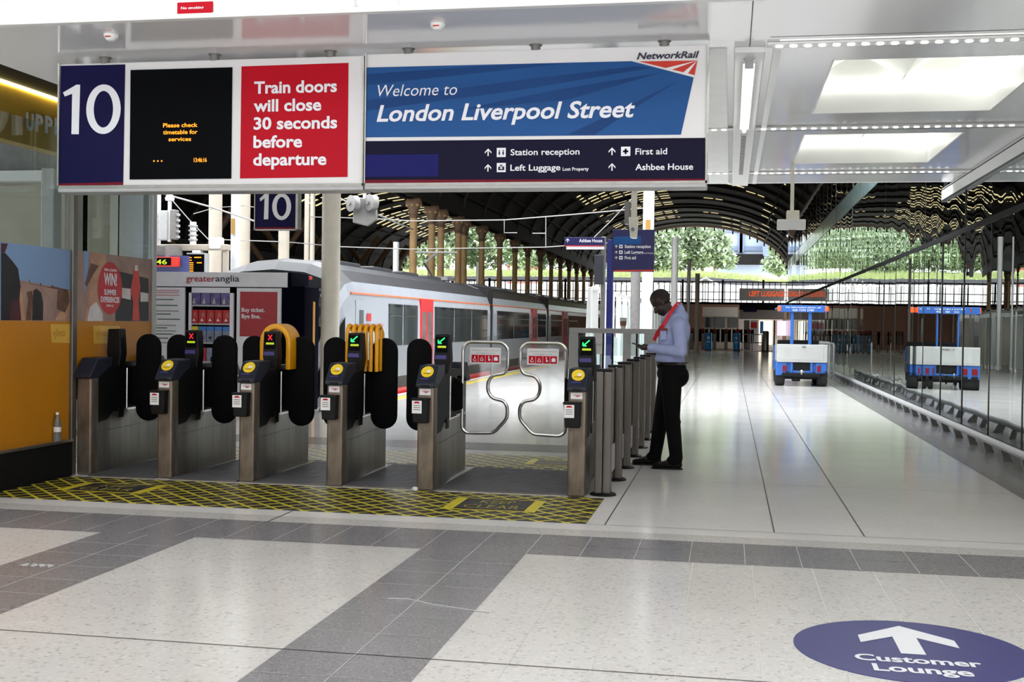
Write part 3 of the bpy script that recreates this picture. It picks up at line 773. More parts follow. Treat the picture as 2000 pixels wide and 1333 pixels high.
for x in (p0.x + .08, p1.x - .08): b.tube([(x, Y10 + .05, p1.z + .03), (x, Y10 + .05, ZC)], .012, GREYL)
b.build('hanger', t)

# ================================================================== TICKET GATES
def gate(i):
    """gate 0 leftmost ... 5 beside the barrier; local origin at the front foot, y = depth"""
    lab = ['steel ticket gate against the yellow poster screen, without a yellow disc facing us',
           'ticket gate with red cross display in front of the kiosk notice board',
           'ticket gate with red cross display and a plain yellow hoop over it',
           'ticket gate with green arrow display and ribbed yellow hoops over it',
           'ticket gate with one black paddle and one wide clear leaf',
           'end ticket gate beside the row of grey barrier posts'][i]
    T = thing('ticket_gate', lab, 'ticket gate', (GX[i], GY[i], 0), 'ticket gates', local=True)
    PLAN = [(.072, .13), (.068, .35), (.052, .6), (.022, .9), (.004, 1.2), (0, 1.6), (-.1, 1.6), (-.1, 1.2), (-.085, .6), (-.072, .13)]
    b = MB(); b.prism(PLAN, 'z', 0, .56, STEEL); b.prism([(x * 1.01 + .001 * (1 if x > 0 or y > 1 and x == 0 else -1), y) for x, y in PLAN], 'z', .40, .404, SEAM); b.box(-.1, 0, 1.42, 1.6, .56, .98, STEEL, .006); b.prism([(x * .97, y) for x, y in PLAN[2:8]], 'z', .56, .585, STEELC)
    b.build('cabinet', T, smooth=0)
    b = MB(); b.box(-.076, .076, 0, .14, 0, .92, STEELD, .02); b.build('front_post', T, smooth=0)
    b = MB(); b.prism([(.1, .48), (.1, 1.0), (.52, 1.02), (.52, .62), (.42, .58), (.3, .5)], 'x', -.074, .074, BLACK, .008); b.build('side_housing', T, smooth=0)
    # readers at both ends
    def head(name, flip):
        pts = [(-.035, .905), (-.035, .935), (.10, 1.095), (.36, 1.10), (.36, 1.02), (.16, .93), (.14, .905)]
        if flip: pts = [(1.6 - a, z - .01) for a, z in pts]
        dx = -.05 if flip else 0; b = MB(); b.prism(pts, 'x', -.084 + dx, .084 + dx, NAVYP, .01); return b.build(name, T, smooth=0)
    hd = head('reader_head', False); head('reader_head', True)
    nrm = Vector((0, -.16, .135)).normalized(); along = Vector((0, .135, .16)).normalized()
    cen = Vector((0, .036, 1.02)) + nrm * .002
    def disc(r0, r1, mm, d, m=24, cx=0, cy=0):
        pts = [cen + nrm * d + Vector((cx + r0 * math.cos(2 * PI * k / m), 0, 0)) + along * (cy + r1 * math.sin(2 * PI * k / m)) for k in range(m)]
        q = MB(); q.poly([p[:] for p in pts], mm); q.poly([(p - nrm * .006)[:] for p in pts], mm); n_ = len(pts)
        q.add([p[:] for p in pts] + [(p - nrm * .006)[:] for p in pts], [(k, (k + 1) % n_, (k + 1) % n_ + n_, k + n_) for k in range(n_)], mm); return q
    if i > 0:
        d = disc(.056, .06, YDISC, .004, cy=.025).build('reader_disc', hd, smooth=0)
        q = disc(.02, .015, SIGNW, .006, 12, .012, .03)
        q.poly([(cen + nrm * .0065 + Vector((x, 0, 0)) + along * y).to_tuple() for x, y in ((-.03, .0), (.03, .0), (.03, .006), (-.03, .006))], INK)
        q.build('card_symbol', hd, smooth=0)
        q = MB(); q.poly([(cen + nrm * .003 + Vector((x, 0, 0)) + along * y).to_tuple() for x, y in ((-.05, -.062), (.03, -.062), (.03, -.048), (-.05, -.048))], PURPL); q.build('violet_label', hd, smooth=0)
        q = MB(); q.box(-.035, .035, -.05, -.03, .905, .93, BLACK, .004); q.build('ticket_slot', hd, smooth=0)
        q = MB(); q.box(-.055, .045, -.004, .002, .84, .895, SIGNW); q.poly([(-.02, -.005, .868), (.03, -.005, .868), (.005, -.005, .858)], SIGNR); q.poly([(-.03, -.005, .87), (.036, -.005, .87), (.036, -.005, .874), (-.03, -.005, .874)], SIGNR); q.build('sticker', T, smooth=0)
        q = MB(); q.prism([(-.108, .815), (.042, .815), (.036, .60), (-.09, .60)], 'y', -.085, .0, BLACK, .008); q.box(-.11, .045, -.088, -.0, .80, .818, BLACK, .004); bx = q.build('ticket_bin', T, smooth=0)
        q = MB(); q.box(-.098, -.012, -.090, -.086, .685, .795, SIGNW)
        q.poly([(-.085, -.0906, .772), (-.025, -.0906, .772), (-.04, -.0906, .788), (-.07, -.0906, .788)], SIGNR)
        for k in range(3): q.poly([(-.085, -.0906, .75 - .018 * k), (-.025, -.0906, .75 - .018 * k), (-.025, -.0906, .757 - .018 * k), (-.085, -.0906, .757 - .018 * k)], GREYM)
        q.build('sticker', bx, smooth=0)
    # display post
    b = MB()
    b.prism([(-.06, 1.13), (-.05, 1.365), (.08, 1.37), (.095, 1.13), (.07, .96), (-.035, .96)], 'y', .50, .62, BLACK, .012); b.box(-.035, .065, .52, .62, .5, .98, BLACK, .005); dp = b.build('display_post', T, smooth=0)
    if i > 0:
        red = i in (1, 2)
        b = MB(); yy = .4975
        b.box(-.04, .07, .4985, .501, 1.20, 1.345, SCREEN)
        def bar(x0, z0, x1, z1, w, m):
            d = Vector((x1 - x0, 0, z1 - z0)); n_ = Vector((-d.z, 0, d.x)).normalized() * w
            b.poly([(x0 + n_.x, yy, z0 + n_.z), (x1 + n_.x, yy, z1 + n_.z), (x1 - n_.x, yy, z1 - n_.z), (x0 - n_.x, yy, z0 - n_.z)], m)
        if red: bar(-.003, 1.285, .035, 1.335, .004, REDL); bar(.035, 1.285, -.003, 1.335, .004, REDL)
        else: bar(-.018, 1.285, .042, 1.335, .005, GREENL); bar(-.018, 1.285, -.018, 1.315, .005, GREENL); bar(-.018, 1.285, .014, 1.285, .005, GREENL)
        b.poly([(-.025, yy, 1.243), (.055, yy, 1.243), (.055, yy, 1.262), (-.025, yy, 1.262)], YGL)
        b.build('display_screen', dp, smooth=0)
        b = MB(); b.poly([(-.05, .4975, 1.14), (.06, .4975, 1.14), (.055, .4975, 1.175), (-.045, .4975, 1.175)], PURPL); b.build('violet_label', dp, smooth=0)
    b = MB(); b.box(-.05, .035, .66, 1.05, .58, 1.04, BLACK, .006); b.box(-.09, .03, .62, 1.44, .96, 1.03, BLACK, .006); b.build('mechanism', T, smooth=0)
    b = MB(); b.tube([(.05, .7, .58), (.05, .7, .98)], .01, STEELC, 6); b.tube([(-.05, .7, .58), (-.05, .7, .98)], .01, STEELC, 6); b.build('guide_rod', T)
    # paddles
    def stad(x0, x1, z0, z1, n=10):
        r = (x1 - x0) / 2; cx = (x0 + x1) / 2; ry = r * .95
        up = [(cx + r * math.cos(PI * k / n), z1 - ry + ry * math.sin(PI * k / n)) for k in range(n + 1)]
        dn = [(cx - r * math.cos(PI * k / n), z0 + ry - ry * math.sin(PI * k / n)) for k in range(n + 1)]
        return up + dn
    def paddle(s_):
        b = MB(); x0, x1 = (.07, .33) if s_ > 0 else (-.41, -.17)
        b.prism(stad(x0, x1, .445, 1.32), 'y', .83, .885, PAD, .016)
        b.prism([(s_ * .02, .60), (s_ * .02, 1.0), (s_ * .2, .98), (s_ * .2, .6)] if s_ > 0 else [(s_ * .02, .60), (s_ * .2, .6), (s_ * .25, .98), (s_ * .02, 1.0)], 'y', .84, .875, PAD, .004)
        b.build('paddle', T)
    if i in (0, 1, 2, 3): paddle(1)
    if i in (1, 2, 3, 4): paddle(-1)
    # wide leaves
    def leaf(s_, X):
        # outline in local x from the hinge side, z
        o = [(.0, .47), (.0, 1.24), (.05, 1.295), (.38, 1.295), (.435, 1.24), (.435, 1.06), (.40, 1.0), (.29, .985), (.245, .92), (.245, .83), (.29, .765), (.40, .745), (.435, .69), (.435, .58), (.31, .44), (.05, .43)]
        pts = [(X + s_ * a, .93, z) for a, z in o]
        # round the corners a little
        P = [Vector(p) for p in pts]; R = []
        for k in range(len(P)):
            a, p, c_ = P[k - 1], P[k], P[(k + 1) % len(P)]
            d = min((a - p).length, (c_ - p).length, .09) * .42
            p1 = p + (a - p).normalized() * d; p2 = p + (c_ - p).normalized() * d
            for u in (0, .5, 1): R.append(p1 * (1 - u) ** 2 + p * 2 * u * (1 - u) + p2 * u * u)
        b = MB(); b.tube(R, .0165, STEELC, 8, closed=True); lf = b.build('wide_leaf_frame', T)
        q = MB(); q.prism([(p.x, p.z) for p in R], 'y', .926, .934, ACRYL); q.build('clear_pane', lf, smooth=0)
        q = MB(); xa, xb = sorted((X + s_ * .07, X + s_ * .37)); q.box(xa, xb, .918, .922, 1.09, 1.245, mat('frosted_notice', (206, 204, 206), .4, var=.03))
        text(q, 'Wheelchair, cycles, pushchairs', (xa + .02, .917, 1.212), UX, UZ, xb - xa - .04, .012, GREYM); text(q, 'and luggage access', (xa + .06, .917, 1.187), UX, UZ, xb - xa - .12, .012, GREYM)
        for k in range(4):
            w = (xb - xa - .03) / 4; xx = xa + .015 + w * k
            q.box(xx + .002, xx + w - .002, .9165, .918, 1.105, 1.175, SIGNR)
            cxx = xx + w / 2
            if k == 0: q.tube([(cxx + .02 * math.cos(a) * .7, .916, 1.132 + .016 * math.sin(a)) for a in [PI * (.9 + j * .15) for j in range(8)]], .003, TEXTW, 5); q.box(cxx - .004, cxx + .004, .9155, .9165, 1.135, 1.162, TEXTW)
            elif k == 3: q.box(cxx - .018, cxx + .018, .9155, .9165, 1.122, 1.152, TEXTW); q.box(cxx - .008, cxx + .008, .9155, .9165, 1.154, 1.16, TEXTW)
            elif k == 1: q.tube([(cxx - .014, .916, 1.128), (cxx, .916, 1.155), (cxx + .014, .916, 1.128)], .003, TEXTW, 5); q.box(cxx - .016, cxx + .016, .9155, .9165, 1.12, 1.126, TEXTW)
            else: q.box(cxx - .004, cxx + .004, .9155, .9165, 1.12, 1.152, TEXTW); q.box(cxx, cxx + .016, .9155, .9165, 1.122, 1.135, TEXTW); q.ball((cxx, .916, 1.16), (.006, .001, .006), TEXTW, 8, 6)
        q.build('access_notice', lf, smooth=0)
        b = MB(); xa, xb = sorted((X - s_ * .12, X + s_ * .01)); b.prism([(xa, .62), (xa, .98), (xb, .9), (xb, .66)], 'y', .91, .95, PAD, .004); b.build('hinge_arm', T, smooth=0)
    if i == 4: leaf(1, .115)
    if i == 5: leaf(-1, -.225)
    return T
for i in range(6): gate(i)

# yellow hoops standing on two gates
t = thing('yellow_hoop', 'plain arched yellow plastic hoop standing over the second red cross gate', 'barrier', (GX[2] + .04, 10.62, 1.04), 'yellow hoops over the gates')
b = MB(); cx = GX[2] - .005; N = 16
def arch(rx, rz, y0, y1, zc=1.255, zb=1.0):
    o = [(cx + rx * math.cos(PI * k / N), zc + rz * math.sin(PI * k / N)) for k in range(N + 1)]
    inn = [(cx + (rx - .045) * math.cos(PI * k / N), zc + (rz - .05) * math.sin(PI * k / N)) for k in range(N + 1)][::-1]
    b.prism(o + [(cx - rx, zb), (cx - rx + .045, zb)] + inn + [(cx + rx - .045, zb), (cx + rx, zb)], 'y', y0, y1, YELLOW, .006)
arch(.155, .185, 10.67, 10.95); b.build('shell', t)
t = thing('yellow_hoop', 'ribbed yellow plastic hoops standing over the gate with green arrow', 'barrier', (GX[3] + .04, 10.7, 1.04), 'yellow hoops over the gates')
for k in range(6):
    b = MB(); x = GX[3] - .125 + .058 * k; zt = 1.435
    pts = [(x, 10.68, 1.0), (x, 10.68, zt - .07)] + [(x, 10.75 - .07 * math.cos(PI * j / 6), zt - .07 + .07 * math.sin(PI * j / 6)) for j in range(1, 6)] + [(x + .012, 10.82, zt - .07), (x + .02, 10.84, 1.04)]
    b.tube(pts, .02, YELLOW, 8); b.build('rib', t)
b = MB(); b.box(GX[3] + .16, GX[3] + .19, 10.76, 10.79, 1.0, 1.40, YELLOW, .01); b.build('end_strap', t)

# crumpled tissue by a gate foot
b = MB(); rr = random.Random(2)
bm = bmesh.new(); bmesh.ops.create_icosphere(bm, subdivisions=2, radius=.03)
for v in bm.verts: v.co *= rr.uniform(.75, 1.15); v.co.z = v.co.z * .75 + .022; v.co.x += -2.665; v.co.y += 9.85
b.bm(bm, SIGNW); tag(b.build('paper_scrap', smooth=0), 'crumpled white paper scrap on the floor at a gate foot', 'litter')

# ---- glass screen with vinyl poster on the left
XV = -6.05
t = thing('poster_screen', 'tall glass screen with yellow poster, dark base and steel posts beside the gates', 'screen', (XV, 10, 0))
b = MB(); b.box(XV - .01, XV + .01, 8.0, 9.98, .34, 3.2, SCRG); b.build('glass_pane', t, smooth=0)
b = MB(); b.box(XV - .01, XV + .01, 10.06, 11.55, .1, 3.2, SCRG); b.build('glass_pane', t, smooth=0)
b = MB(); b.box(XV - .05, XV + .045, 9.98, 10.06, 0, 3.785, STEEL, .008); b.build('post', t, smooth=0)
b = MB(); b.box(XV - .03, XV + .03, 11.55, 11.62, 0, 3.785, GREYL, .006); b.build('post', t, smooth=0)
b = MB(); b.box(XV - .25, XV + .06, 8.0, 9.97, 0, .32, DARK, .01); b.box(XV - .25, XV + .075, 8.0, 9.97, .32, .345, STEELC, .003); b.build('plinth', t, smooth=0)
PY = mat('poster_yellow', (184, 118, 4), .5, var=.06, scale=2); PS = mat('poster_sky', (118, 146, 184), .4, var=.06, scale=2); PB = mat('poster_buildings', (150, 120, 108), .5, var=.2, scale=6)
PD = mat('poster_dark', (24, 20, 24), .5, var=.3, scale=6); PSK = mat('poster_flesh', (176, 132, 104), .5, var=.2, scale=8); PHA = mat('poster_hair', (92, 58, 40), .5, var=.4, scale=20); PR = mat('poster_red', (186, 16, 28), .4, var=.06); PW = mat('poster_pale', (206, 200, 200), .4, var=.1)
PV = mat('poster_vest', (70, 24, 34), .5, var=.2)
PYP = mat('poster_reflection_yellow', (214, 168, 60), .4, var=.05)  # for pale patches that draw a reflection in the screen glass
def vp(mb, pts, m, d): mb.poly([(XV + .011 + d, atx(x, y, XV).y, atx(x, y, XV).z) for x, y in pts], m)
def crop3(pts): return [(x / 5.555, 460 + y / 5.555) for x, y in pts]
b = MB(); b.box(XV + .0105, XV + .0115, 8.0, 9.98, .345, 1.44, PY); b.box(XV + .0105, XV + .0115, 8.0, 9.98, 1.44, 2.10, PS)
vp(b, crop3([(-5, 450), (200, 485), (775, 600), (775, 925), (-5, 920)]), PB, .002)
vp(b, crop3([(300, 480), (310, 480), (310, 520), (420, 540), (420, 510), (432, 520), (432, 545), (540, 560), (540, 535), (552, 545), (660, 580), (660, 600), (300, 520)]), PHA, .0025)
vp(b, crop3([(-5, 190), (40, 190), (120, 280), (180, 360), (215, 600), (215, 922), (-5, 922)]), PD, .003)
vp(b, crop3([(100, 740), (140, 700), (200, 690), (215, 922), (90, 922)]), PV, .0035)
vp(b, crop3([(205, 560), (225, 640), (265, 920), (215, 920), (195, 700)]), PSK, .004)
vp(b, crop3([(-5, 85), (70, 90), (40, 180), (-5, 200)]), PV, .0035)
vp(b, crop3([(345, 600), (380, 578), (430, 620), (455, 740), (450, 922), (330, 922), (340, 700)]), PD, .003)
vp(b, crop3([(270, 620), (330, 600), (345, 680), (320, 920), (265, 920), (290, 700)]), PHA, .0028)
vp(b, crop3([(610, 600), (660, 575), (720, 590), (740, 720), (690, 840), (600, 800)]), PHA, .004)
vp(b, crop3([(580, 920), (620, 850), (660, 820), (700, 800), (770, 660), (770, 740), (720, 860), (690, 922)]), PSK, .0035)
vp(b, crop3([(530, 965), (755, 965), (755, 1170), (545, 1165)]), PYP, .003)  # reflected notice drawn as a patch, its word reversed below
text(b, 'only', (XV + .0155, atx(*crop3([(690, 1085)])[0], XV).y, atx(690 / 5.555, 460 + 1095 / 5.555, XV).z), (0, -1, 0), UZ, .2, .07, PY)
b.build('poster', t, smooth=0)
b = MB(); b.box(XV + .0105, XV + .0115, 10.06, 11.55, .7, 1.44, PY); b.box(XV + .0105, XV + .0115, 10.06, 11.55, 1.44, 2.10, PB)
vp(b, crop3([(895, 165), (955, 180), (930, 480), (900, 640), (895, 640)]), PS, .002)
vp(b, crop3([(965, 180), (1130, 205), (1150, 420), (1080, 560), (1100, 930), (900, 930), (950, 640), (970, 400)]), PSK, .0025)
vp(b, crop3([(970, 300), (1060, 330), (1000, 420), (930, 560), (905, 530)]), PHA, .003)
vp(b, crop3([(1240, 380), (1600, 470), (1600, 930), (1240, 930)]), PD, .0022)
vp(b, crop3([(1310, 570), (1405, 580), (1405, 700), (1310, 680)]), PW, .003); vp(b, crop3([(1510, 615), (1595, 630), (1595, 720), (1510, 720)]), PW, .003)
vp(b, crop3([(960, 780), (1030, 720), (1100, 850), (1100, 930), (930, 930)]), PW, .003)
vp(b, crop3([(1435, 400), (1440, 330), (1480, 330), (1490, 400), (1510, 560), (1490, 720), (1500, 925), (1420, 925), (1430, 720), (1400, 600)]), LOGOR, .004)
vp(b, crop3([(1443, 385), (1447, 325), (1478, 325), (1482, 385)]), PW, .0045)
N = 22; ce = (1178, 575)
vp(b, crop3([(ce[0] + 132 * math.cos(2 * PI * k / N), ce[1] + 285 * math.sin(2 * PI * k / N)) for k in range(N)]), PR, .005)
def vtext(s_, x0, x1, yb, cap):
    q = crop3([(x0, yb), (x1, yb), (x0, yb - cap)]); a = atx(*q[0], XV); c_ = atx(*q[1], XV); d = atx(*q[2], XV)
    text(b, s_, (XV + .018, a.y, a.z), UY, UZ, c_.y - a.y, d.z - a.z, TEXTW, .03)
vtext('WIN A CHANCE', 1112, 1250, 385, 28); vtext('WIN!', 1110, 1250, 540, 135); vtext('SUMMER', 1112, 1245, 645, 62); vtext('EXPERIENCES', 1075, 1277, 725, 62); vtext('WITH US', 1135, 1212, 775, 24)
vp(b, crop3([(995, 980), (1290, 985), (1290, 1175), (1000, 1175)]), PYP, .003)  # second drawn reflection, again with the reversed word
text(b, 'only', (XV + .0155, atx(*crop3([(1140, 1095)])[0], XV).y, atx(1140 / 5.555, 460 + 1095 / 5.555, XV).z), (0, -1, 0), UZ, .2, .07, PY)
b.build('poster', t, smooth=0)
# bottle on the ledge
t = thing('water_bottle', 'clear plastic bottle standing on the ledge below the yellow poster', 'bottle', (-6.0, 9.73, .345), local=True)
b = MB(); b.lathe([(.03, 0), (.034, .01), (.034, .06), (.031, .075), (.034, .09), (.034, .16), (.028, .19), (.014, .225), (.013, .24)], (0, 0, 0), mat('bottle_plastic', (190, 205, 215), .1, trans=.85), 16); b.build('bottle_body', t)
b = MB(); b.lathe([(.015, .24), (.015, .262)], (0, 0, 0), SIGNW, 12); b.build('cap', t)
b = MB(); b.lathe([(.0348, .085), (.0348, .13)], (0, 0, 0), SIGNW, 16); b.build('wrapper', t)

# ---- steel barrier posts and link panels
ny = [10.12, 11.13, 12.1, 13.18, 14.14, 15.15, 16.21]
ordn = ['nearest the ticket gates', 'second from the ticket gates', 'third from the ticket gates', 'fourth from the ticket gates', 'fifth from the ticket gates', 'sixth from the ticket gates', 'last before the open corridor floor']
for k, y in enumerate(ny):
    t = thing('barrier_post', 'grey metal barrier post in the row, ' + ordn[k], 'barrier post', (-1.055, y, 0), 'grey barrier posts', local=True)
    b = MB(); b.box(-.07, -.005, -.06, .06, .012, 1.08, POSTG, .012); b.box(.0, .07, -.07, .05, .012, 1.075, POSTG, .02); b.build('shaft', t, smooth=0)
    b = MB(); b.box(-.072, .072, -.072, .062, 1.075, 1.095, BLACK, .006); b.build('cap', t, smooth=0)
    b = MB(); b.lathe([(.115, 0), (.115, .012), (.1, .022), (.06, .026)], (.0, 0, 0), BLACK, 20); b.build('base_plate', t)
    if k < 6:
        b = MB(); b.box(-.012, .012, .068, ny[k + 1] - y - .075, .12, .36, GREYL, .004); b.build('link_panel', t, smooth=0)

# ---- staff screen with cup
Y13 = 16.7
sp = lambda px, py=660: at(px, py, Y13)
zt_ = sp(1200, 642).z; zb_ = sp(1200, 722).z
t = thing('staff_screen', 'low glazed steel screen behind the barrier posts with a white notice', 'screen', (sp(1198).x, Y13, 0))
b = MB(); b.box(sp(1112).x, sp(1283).x, Y13 - .04, Y13 + .04, zt_ - .07, zt_, GREYL, .006); b.build('top_rail', t, smooth=0)
for a_, c_ in ((1112, 1129), (1217, 1232), (1258, 1283)):
    b = MB(); b.box(sp(a_).x, sp(c_).x, Y13 - .03, Y13 + .03, .0, zt_ - .05, GREYL, .005); b.build('post', t, smooth=0)
for a_ in (1178, 1197, 1244):
    b = MB(); b.box(sp(a_).x - .012, sp(a_).x + .012, Y13 - .015, Y13 + .015, zb_, zt_ - .05, BLACK); b.build('glazing_bar', t, smooth=0)
for a_, c_ in ((1129, 1217), (1232, 1258)):
    b = MB(); b.box(sp(a_).x, sp(c_).x, Y13 - .005, Y13 + .005, zb_, zt_ - .06, CLEAR); b.build('glass_pane', t, smooth=0)
b = MB(); b.box(sp(1112).x, sp(1283).x, Y13 - .02, Y13 + .02, zb_ - .05, zb_, GREYL); b.build('bottom_rail', t, smooth=0)
b = MB(); b.box(sp(1160).x, sp(1177).x, Y13 - .02, Y13 - .01, sp(1168, 692).z, sp(1168, 650).z, SIGNW); text(b, 'Staff only', (sp(1161.5).x, Y13 - .021, sp(1168, 675).z), UX, UZ, sp(1175).x - sp(1161.5).x, .035, GREYM); b.build('notice', t, smooth=0)
pc = sp(1217, 642)
t = thing('coffee_cup', 'takeaway coffee cup with white lid standing on the glazed screen', 'cup', (pc.x, Y13, zt_), local=True)
KS = 1.25
b = MB(); b.lathe([(.028 * KS, 0), (.04 * KS, .105 * KS)], (0, 0, 0), SIGNW, 18); b.build('cup_body', t)
b = MB(); b.lathe([(.0335 * KS, .03 * KS), (.0405 * KS, .085 * KS)], (0, 0, 0), mat('cup_brown_sleeve', (140, 104, 80), .7, var=.1), 18); b.build('sleeve', t)
b = MB(); b.lathe([(.043 * KS, .103 * KS), (.043 * KS, .113 * KS), (.038 * KS, .125 * KS)], (0, 0, 0), SIGNW, 18); b.build('lid', t)

# ================================================================== KIOSK
YK = 17.9
t = thing('ticket_kiosk', 'white and navy rail company kiosk with posters and leaflet display', 'kiosk', (-8.1, YK, 0))
KN = mat('kiosk_navy', (5, 5, 22), .8, var=.08, spec=.03); KW = mat('kiosk_pale', (230, 230, 236), .4, var=.04)
b = MB(); b.box(-9.6, -6.72, YK + .02, YK + .7, 0, 2.02, KN, .01); b.build('body', t, smooth=0)
b = MB(); b.box(-9.6, -6.98, YK - .06, YK + .75, 2.0, 2.235, KW, .006); b.box(-6.98, -6.92, YK - .05, YK + .74, 2.0, 2.235, KN); b.build('header', t, smooth=0)
b = MB(); wall_text(b, 'greater', 363.5, 550.5, 420, 550.5, 13, YK - .065, mat('kiosk_red_lettering', (176, 40, 56), .5), .008); wall_text(b, 'anglia', 421, 550.5, 467.5, 550.5, 13, YK - .065, INK, .008); b.build('lettering', t, smooth=0)
xk = lambda px: at(px, 600, YK).x
b = MB(); b.box(-9.5, xk(362), YK - .02, YK + .02, .1, 1.985, KW, .004)
gl_ = mat('notice_green_line', (70, 110, 96), .6); pk_ = mat('notice_pink_line', (200, 150, 160), .6); gy_ = mat('notice_grey_line', (150, 152, 156), .6)
for k, (y, xe, m_) in enumerate(((568, 352, pk_), (572, 350, pk_), (577, 352, pk_), (585.5, 340, gl_), (597, 348, gl_), (608, 350, gy_), (614, 335, gl_), (624, 353, gl_), (636, 345, gy_), (641, 328, gl_), (647, 345, gy_), (653, 340, gl_), (661, 330, gl_), (670, 345, gy_))):
    z = at(330, y, YK).z; b.box(xk(300 if y != 624 else 309), xk(xe), YK - .0225, YK - .02, z - .009, z + .009, m_)
b.build('notice_board', t, smooth=0)
b = MB(); xa, xb = xk(370), xk(457)
b.box(xa, xa + .05, YK - .03, YK + .02, .1, 1.985, KW); b.box(xb - .06, xb, YK - .03, YK + .02, .1, 1.985, KW); b.box(xa, xb, YK - .03, YK + .02, 1.90, 1.985, KW)
for y in (596, 632, 669, 706): z = at(410, y, YK).z; b.box(xa + .05, xb - .06, YK - .03, YK + .02, z - .025, z, GREYL)
b.build('leaflet_rack', t, smooth=0)
b = MB(); xa, xb = xk(463), xk(549.5); b.box(xa, xb, YK - .02, YK + .02, .1, 1.985, KW, .004); b.box(xa + .06, xb - .06, YK - .024, YK - .019, 1.20, 1.925, mat('kiosk_red', (168, 26, 40), .4, var=.08), .002)
wall_text(b, 'Buy ticket.', 472, 610, 517, 609.5, 8.5, YK - .022, TEXTW, .02); wall_text(b, 'Bye fine.', 472, 622.5, 509, 622, 8.5, YK - .022, TEXTW, .02); b.build('red_poster', t, smooth=0)
# leaflets and boxes in the rack
LP = mat('leaflet_violet', (96, 84, 140), .5, var=.5, scale=14); LR = mat('leaflet_red', (190, 24, 34), .45, var=.1, scale=9); LB = mat('leaflet_blue', (60, 120, 200), .45, var=.1); LG = mat('leaflet_grey', (120, 128, 150), .5, var=.3, scale=9); LYL = mat('leaflet_yellow', (226, 206, 60), .5)
rows = (('top', 596, 26, 4, 'violet and grey'), ('middle', 632, 28, 5, 'red'), ('third', 669, 33, 5, 'blue and white'), ('lowest', 706, 28, 5, 'red and grey'))
oname = ['first', 'second', 'third', 'fourth', 'fifth']
for (rn, yb, hp, n, colr) in rows:
    z0 = at(410, yb, YK).z; h = hp * YK / FPX
    for k in range(n):
        w = 78.0 / n; x0 = xk(374 + w * k); x1 = xk(374 + w * (k + 1) - 1.4)
        lb = thing('leaflet', f'{colr} leaflet, {oname[k]} from the notice board on the {rn} kiosk shelf', 'leaflet', ((x0 + x1) / 2, YK - .01, z0), f'leaflets on the {rn} kiosk shelf')
        b = MB()
        if rn == 'middle':
            b.box(x0, x1, YK - .02, YK + .01, z0, z0 + h, LR, .003); b.ball(((x0 + x1) / 2 + .01, YK - .02, z0 + h * .62), (.03, .003, .045), mat('leaflet_flesh', (170, 96, 80), .5, var=.3, scale=20), 10, 6); b.poly([(x0 + .03, YK - .0225, z0 + .03), (x1 - .04, YK - .0225, z0 + .04), (x0 + .05, YK - .0225, z0 + .085)], SIGNW)
        elif rn == 'third':
            b.box(x0, x1, YK - .02, YK + .01, z0, z0 + h * .72, LG if k else LB, .003); b.box(x0, x1, YK - .02, YK + .01, z0 + h * .72, z0 + h, LB if k else LYL, .003); b.poly([((x0 + x1) / 2 + .03 * math.cos(a), YK - .0225, z0 + h * .28 + .03 * math.sin(a)) for a in [j * PI / 5 for j in range(10)]], INK)
        elif rn == 'lowest':
            b.box(x0, x1, YK - .02, YK + .01, z0, z0 + h, LR if k in (0, 1) else LG, .003)
        else:
            b.box(x0, x1, YK - .02, YK + .01, z0, z0 + h, LP, .003); b.poly([(x0 + .02, YK - .0225, z0 + .02), (x0 + .08, YK - .0225, z0 + .02), (x0 + .06, YK - .0225, z0 + h * .6)], mat('leaflet_cream', (190, 180, 170), .5))
        b.build('cover', lb, smooth=0)
# yellow post and lit lamp beside the kiosk
t = thing('yellow_pole', 'yellow vertical pole between the kiosk and the cream column', 'pole', (-6.74, 18.35, 0)); 
p0 = at(604, 600, 18.35); p1 = at(614, 600, 18.35)
b = MB(); b.box(p0.x, p1.x, 18.3, 18.4, 0, 1.78, mat('safety_yellow_paint', (200, 140, 20), .5, var=.1), .01); b.build('shaft', t, smooth=0)
# cream column holding the ceiling edge
t = thing('cream_column', 'thick round cream column beside the train nose carrying the low ceiling', 'column', (-6.38, 18.25, 0))
b = MB(); b.lathe([(.152, .0), (.15, .06), (.15, 3.78)], (-6.40, 18.25, 0), CREAMP, 32); b.build('shaft', t)
b = MB(); b.lathe([(.17, 0), (.17, .04), (.152, .05)], (-6.40, 18.25, 0), GREYL, 32); b.build('base_ring', t)

# ================================================================== TRAIN
T = thing('passenger_train', 'pale grey passenger train with red doors standing at the platform', 'train', (-8.1, 19.2, -1.2))
XT = -8.1
PROF = [(1.28, -.95), (1.35, -.55), (1.355, .34), (1.355, 1.1), (1.35, 1.75), (1.325, 2.0), (1.25, 2.2), (1.02, 2.42), (.6, 2.57), (0, 2.62)]
FULL = PROF + [(-x, z) for x, z in PROF[-2::-1]]
MIDX = [i for i in range(len(FULL) - 1)]
def zone(i):
    z = (FULL[i][1] + FULL[i + 1][1]) / 2
    return TRAINR if z > 2.1 else TRAINW if z > .9 else TRAING if z > -.1 else mat('train_underframe', (40, 36, 38), .6, var=.2)
def loft(secs, cap0, cap1):
    b = MB(); rings = []
    for (y, hw, zt) in secs:
        rings.append([(XT + x * hw / 1.355, y + (0 if not callable(cap0) else 0), -.95 + (z + .95) * (zt + .95) / 3.57) for x, z in FULL])
    for a, c_ in zip(rings, rings[1:]):
        for i in range(len(FULL) - 1): b.add([a[i], c_[i], c_[i + 1], a[i + 1]], [(0, 1, 2, 3)], zone(i))
    if cap0: b.poly(rings[0], cap0)
    if cap1: b.poly(rings[-1], cap1)
    return b, rings
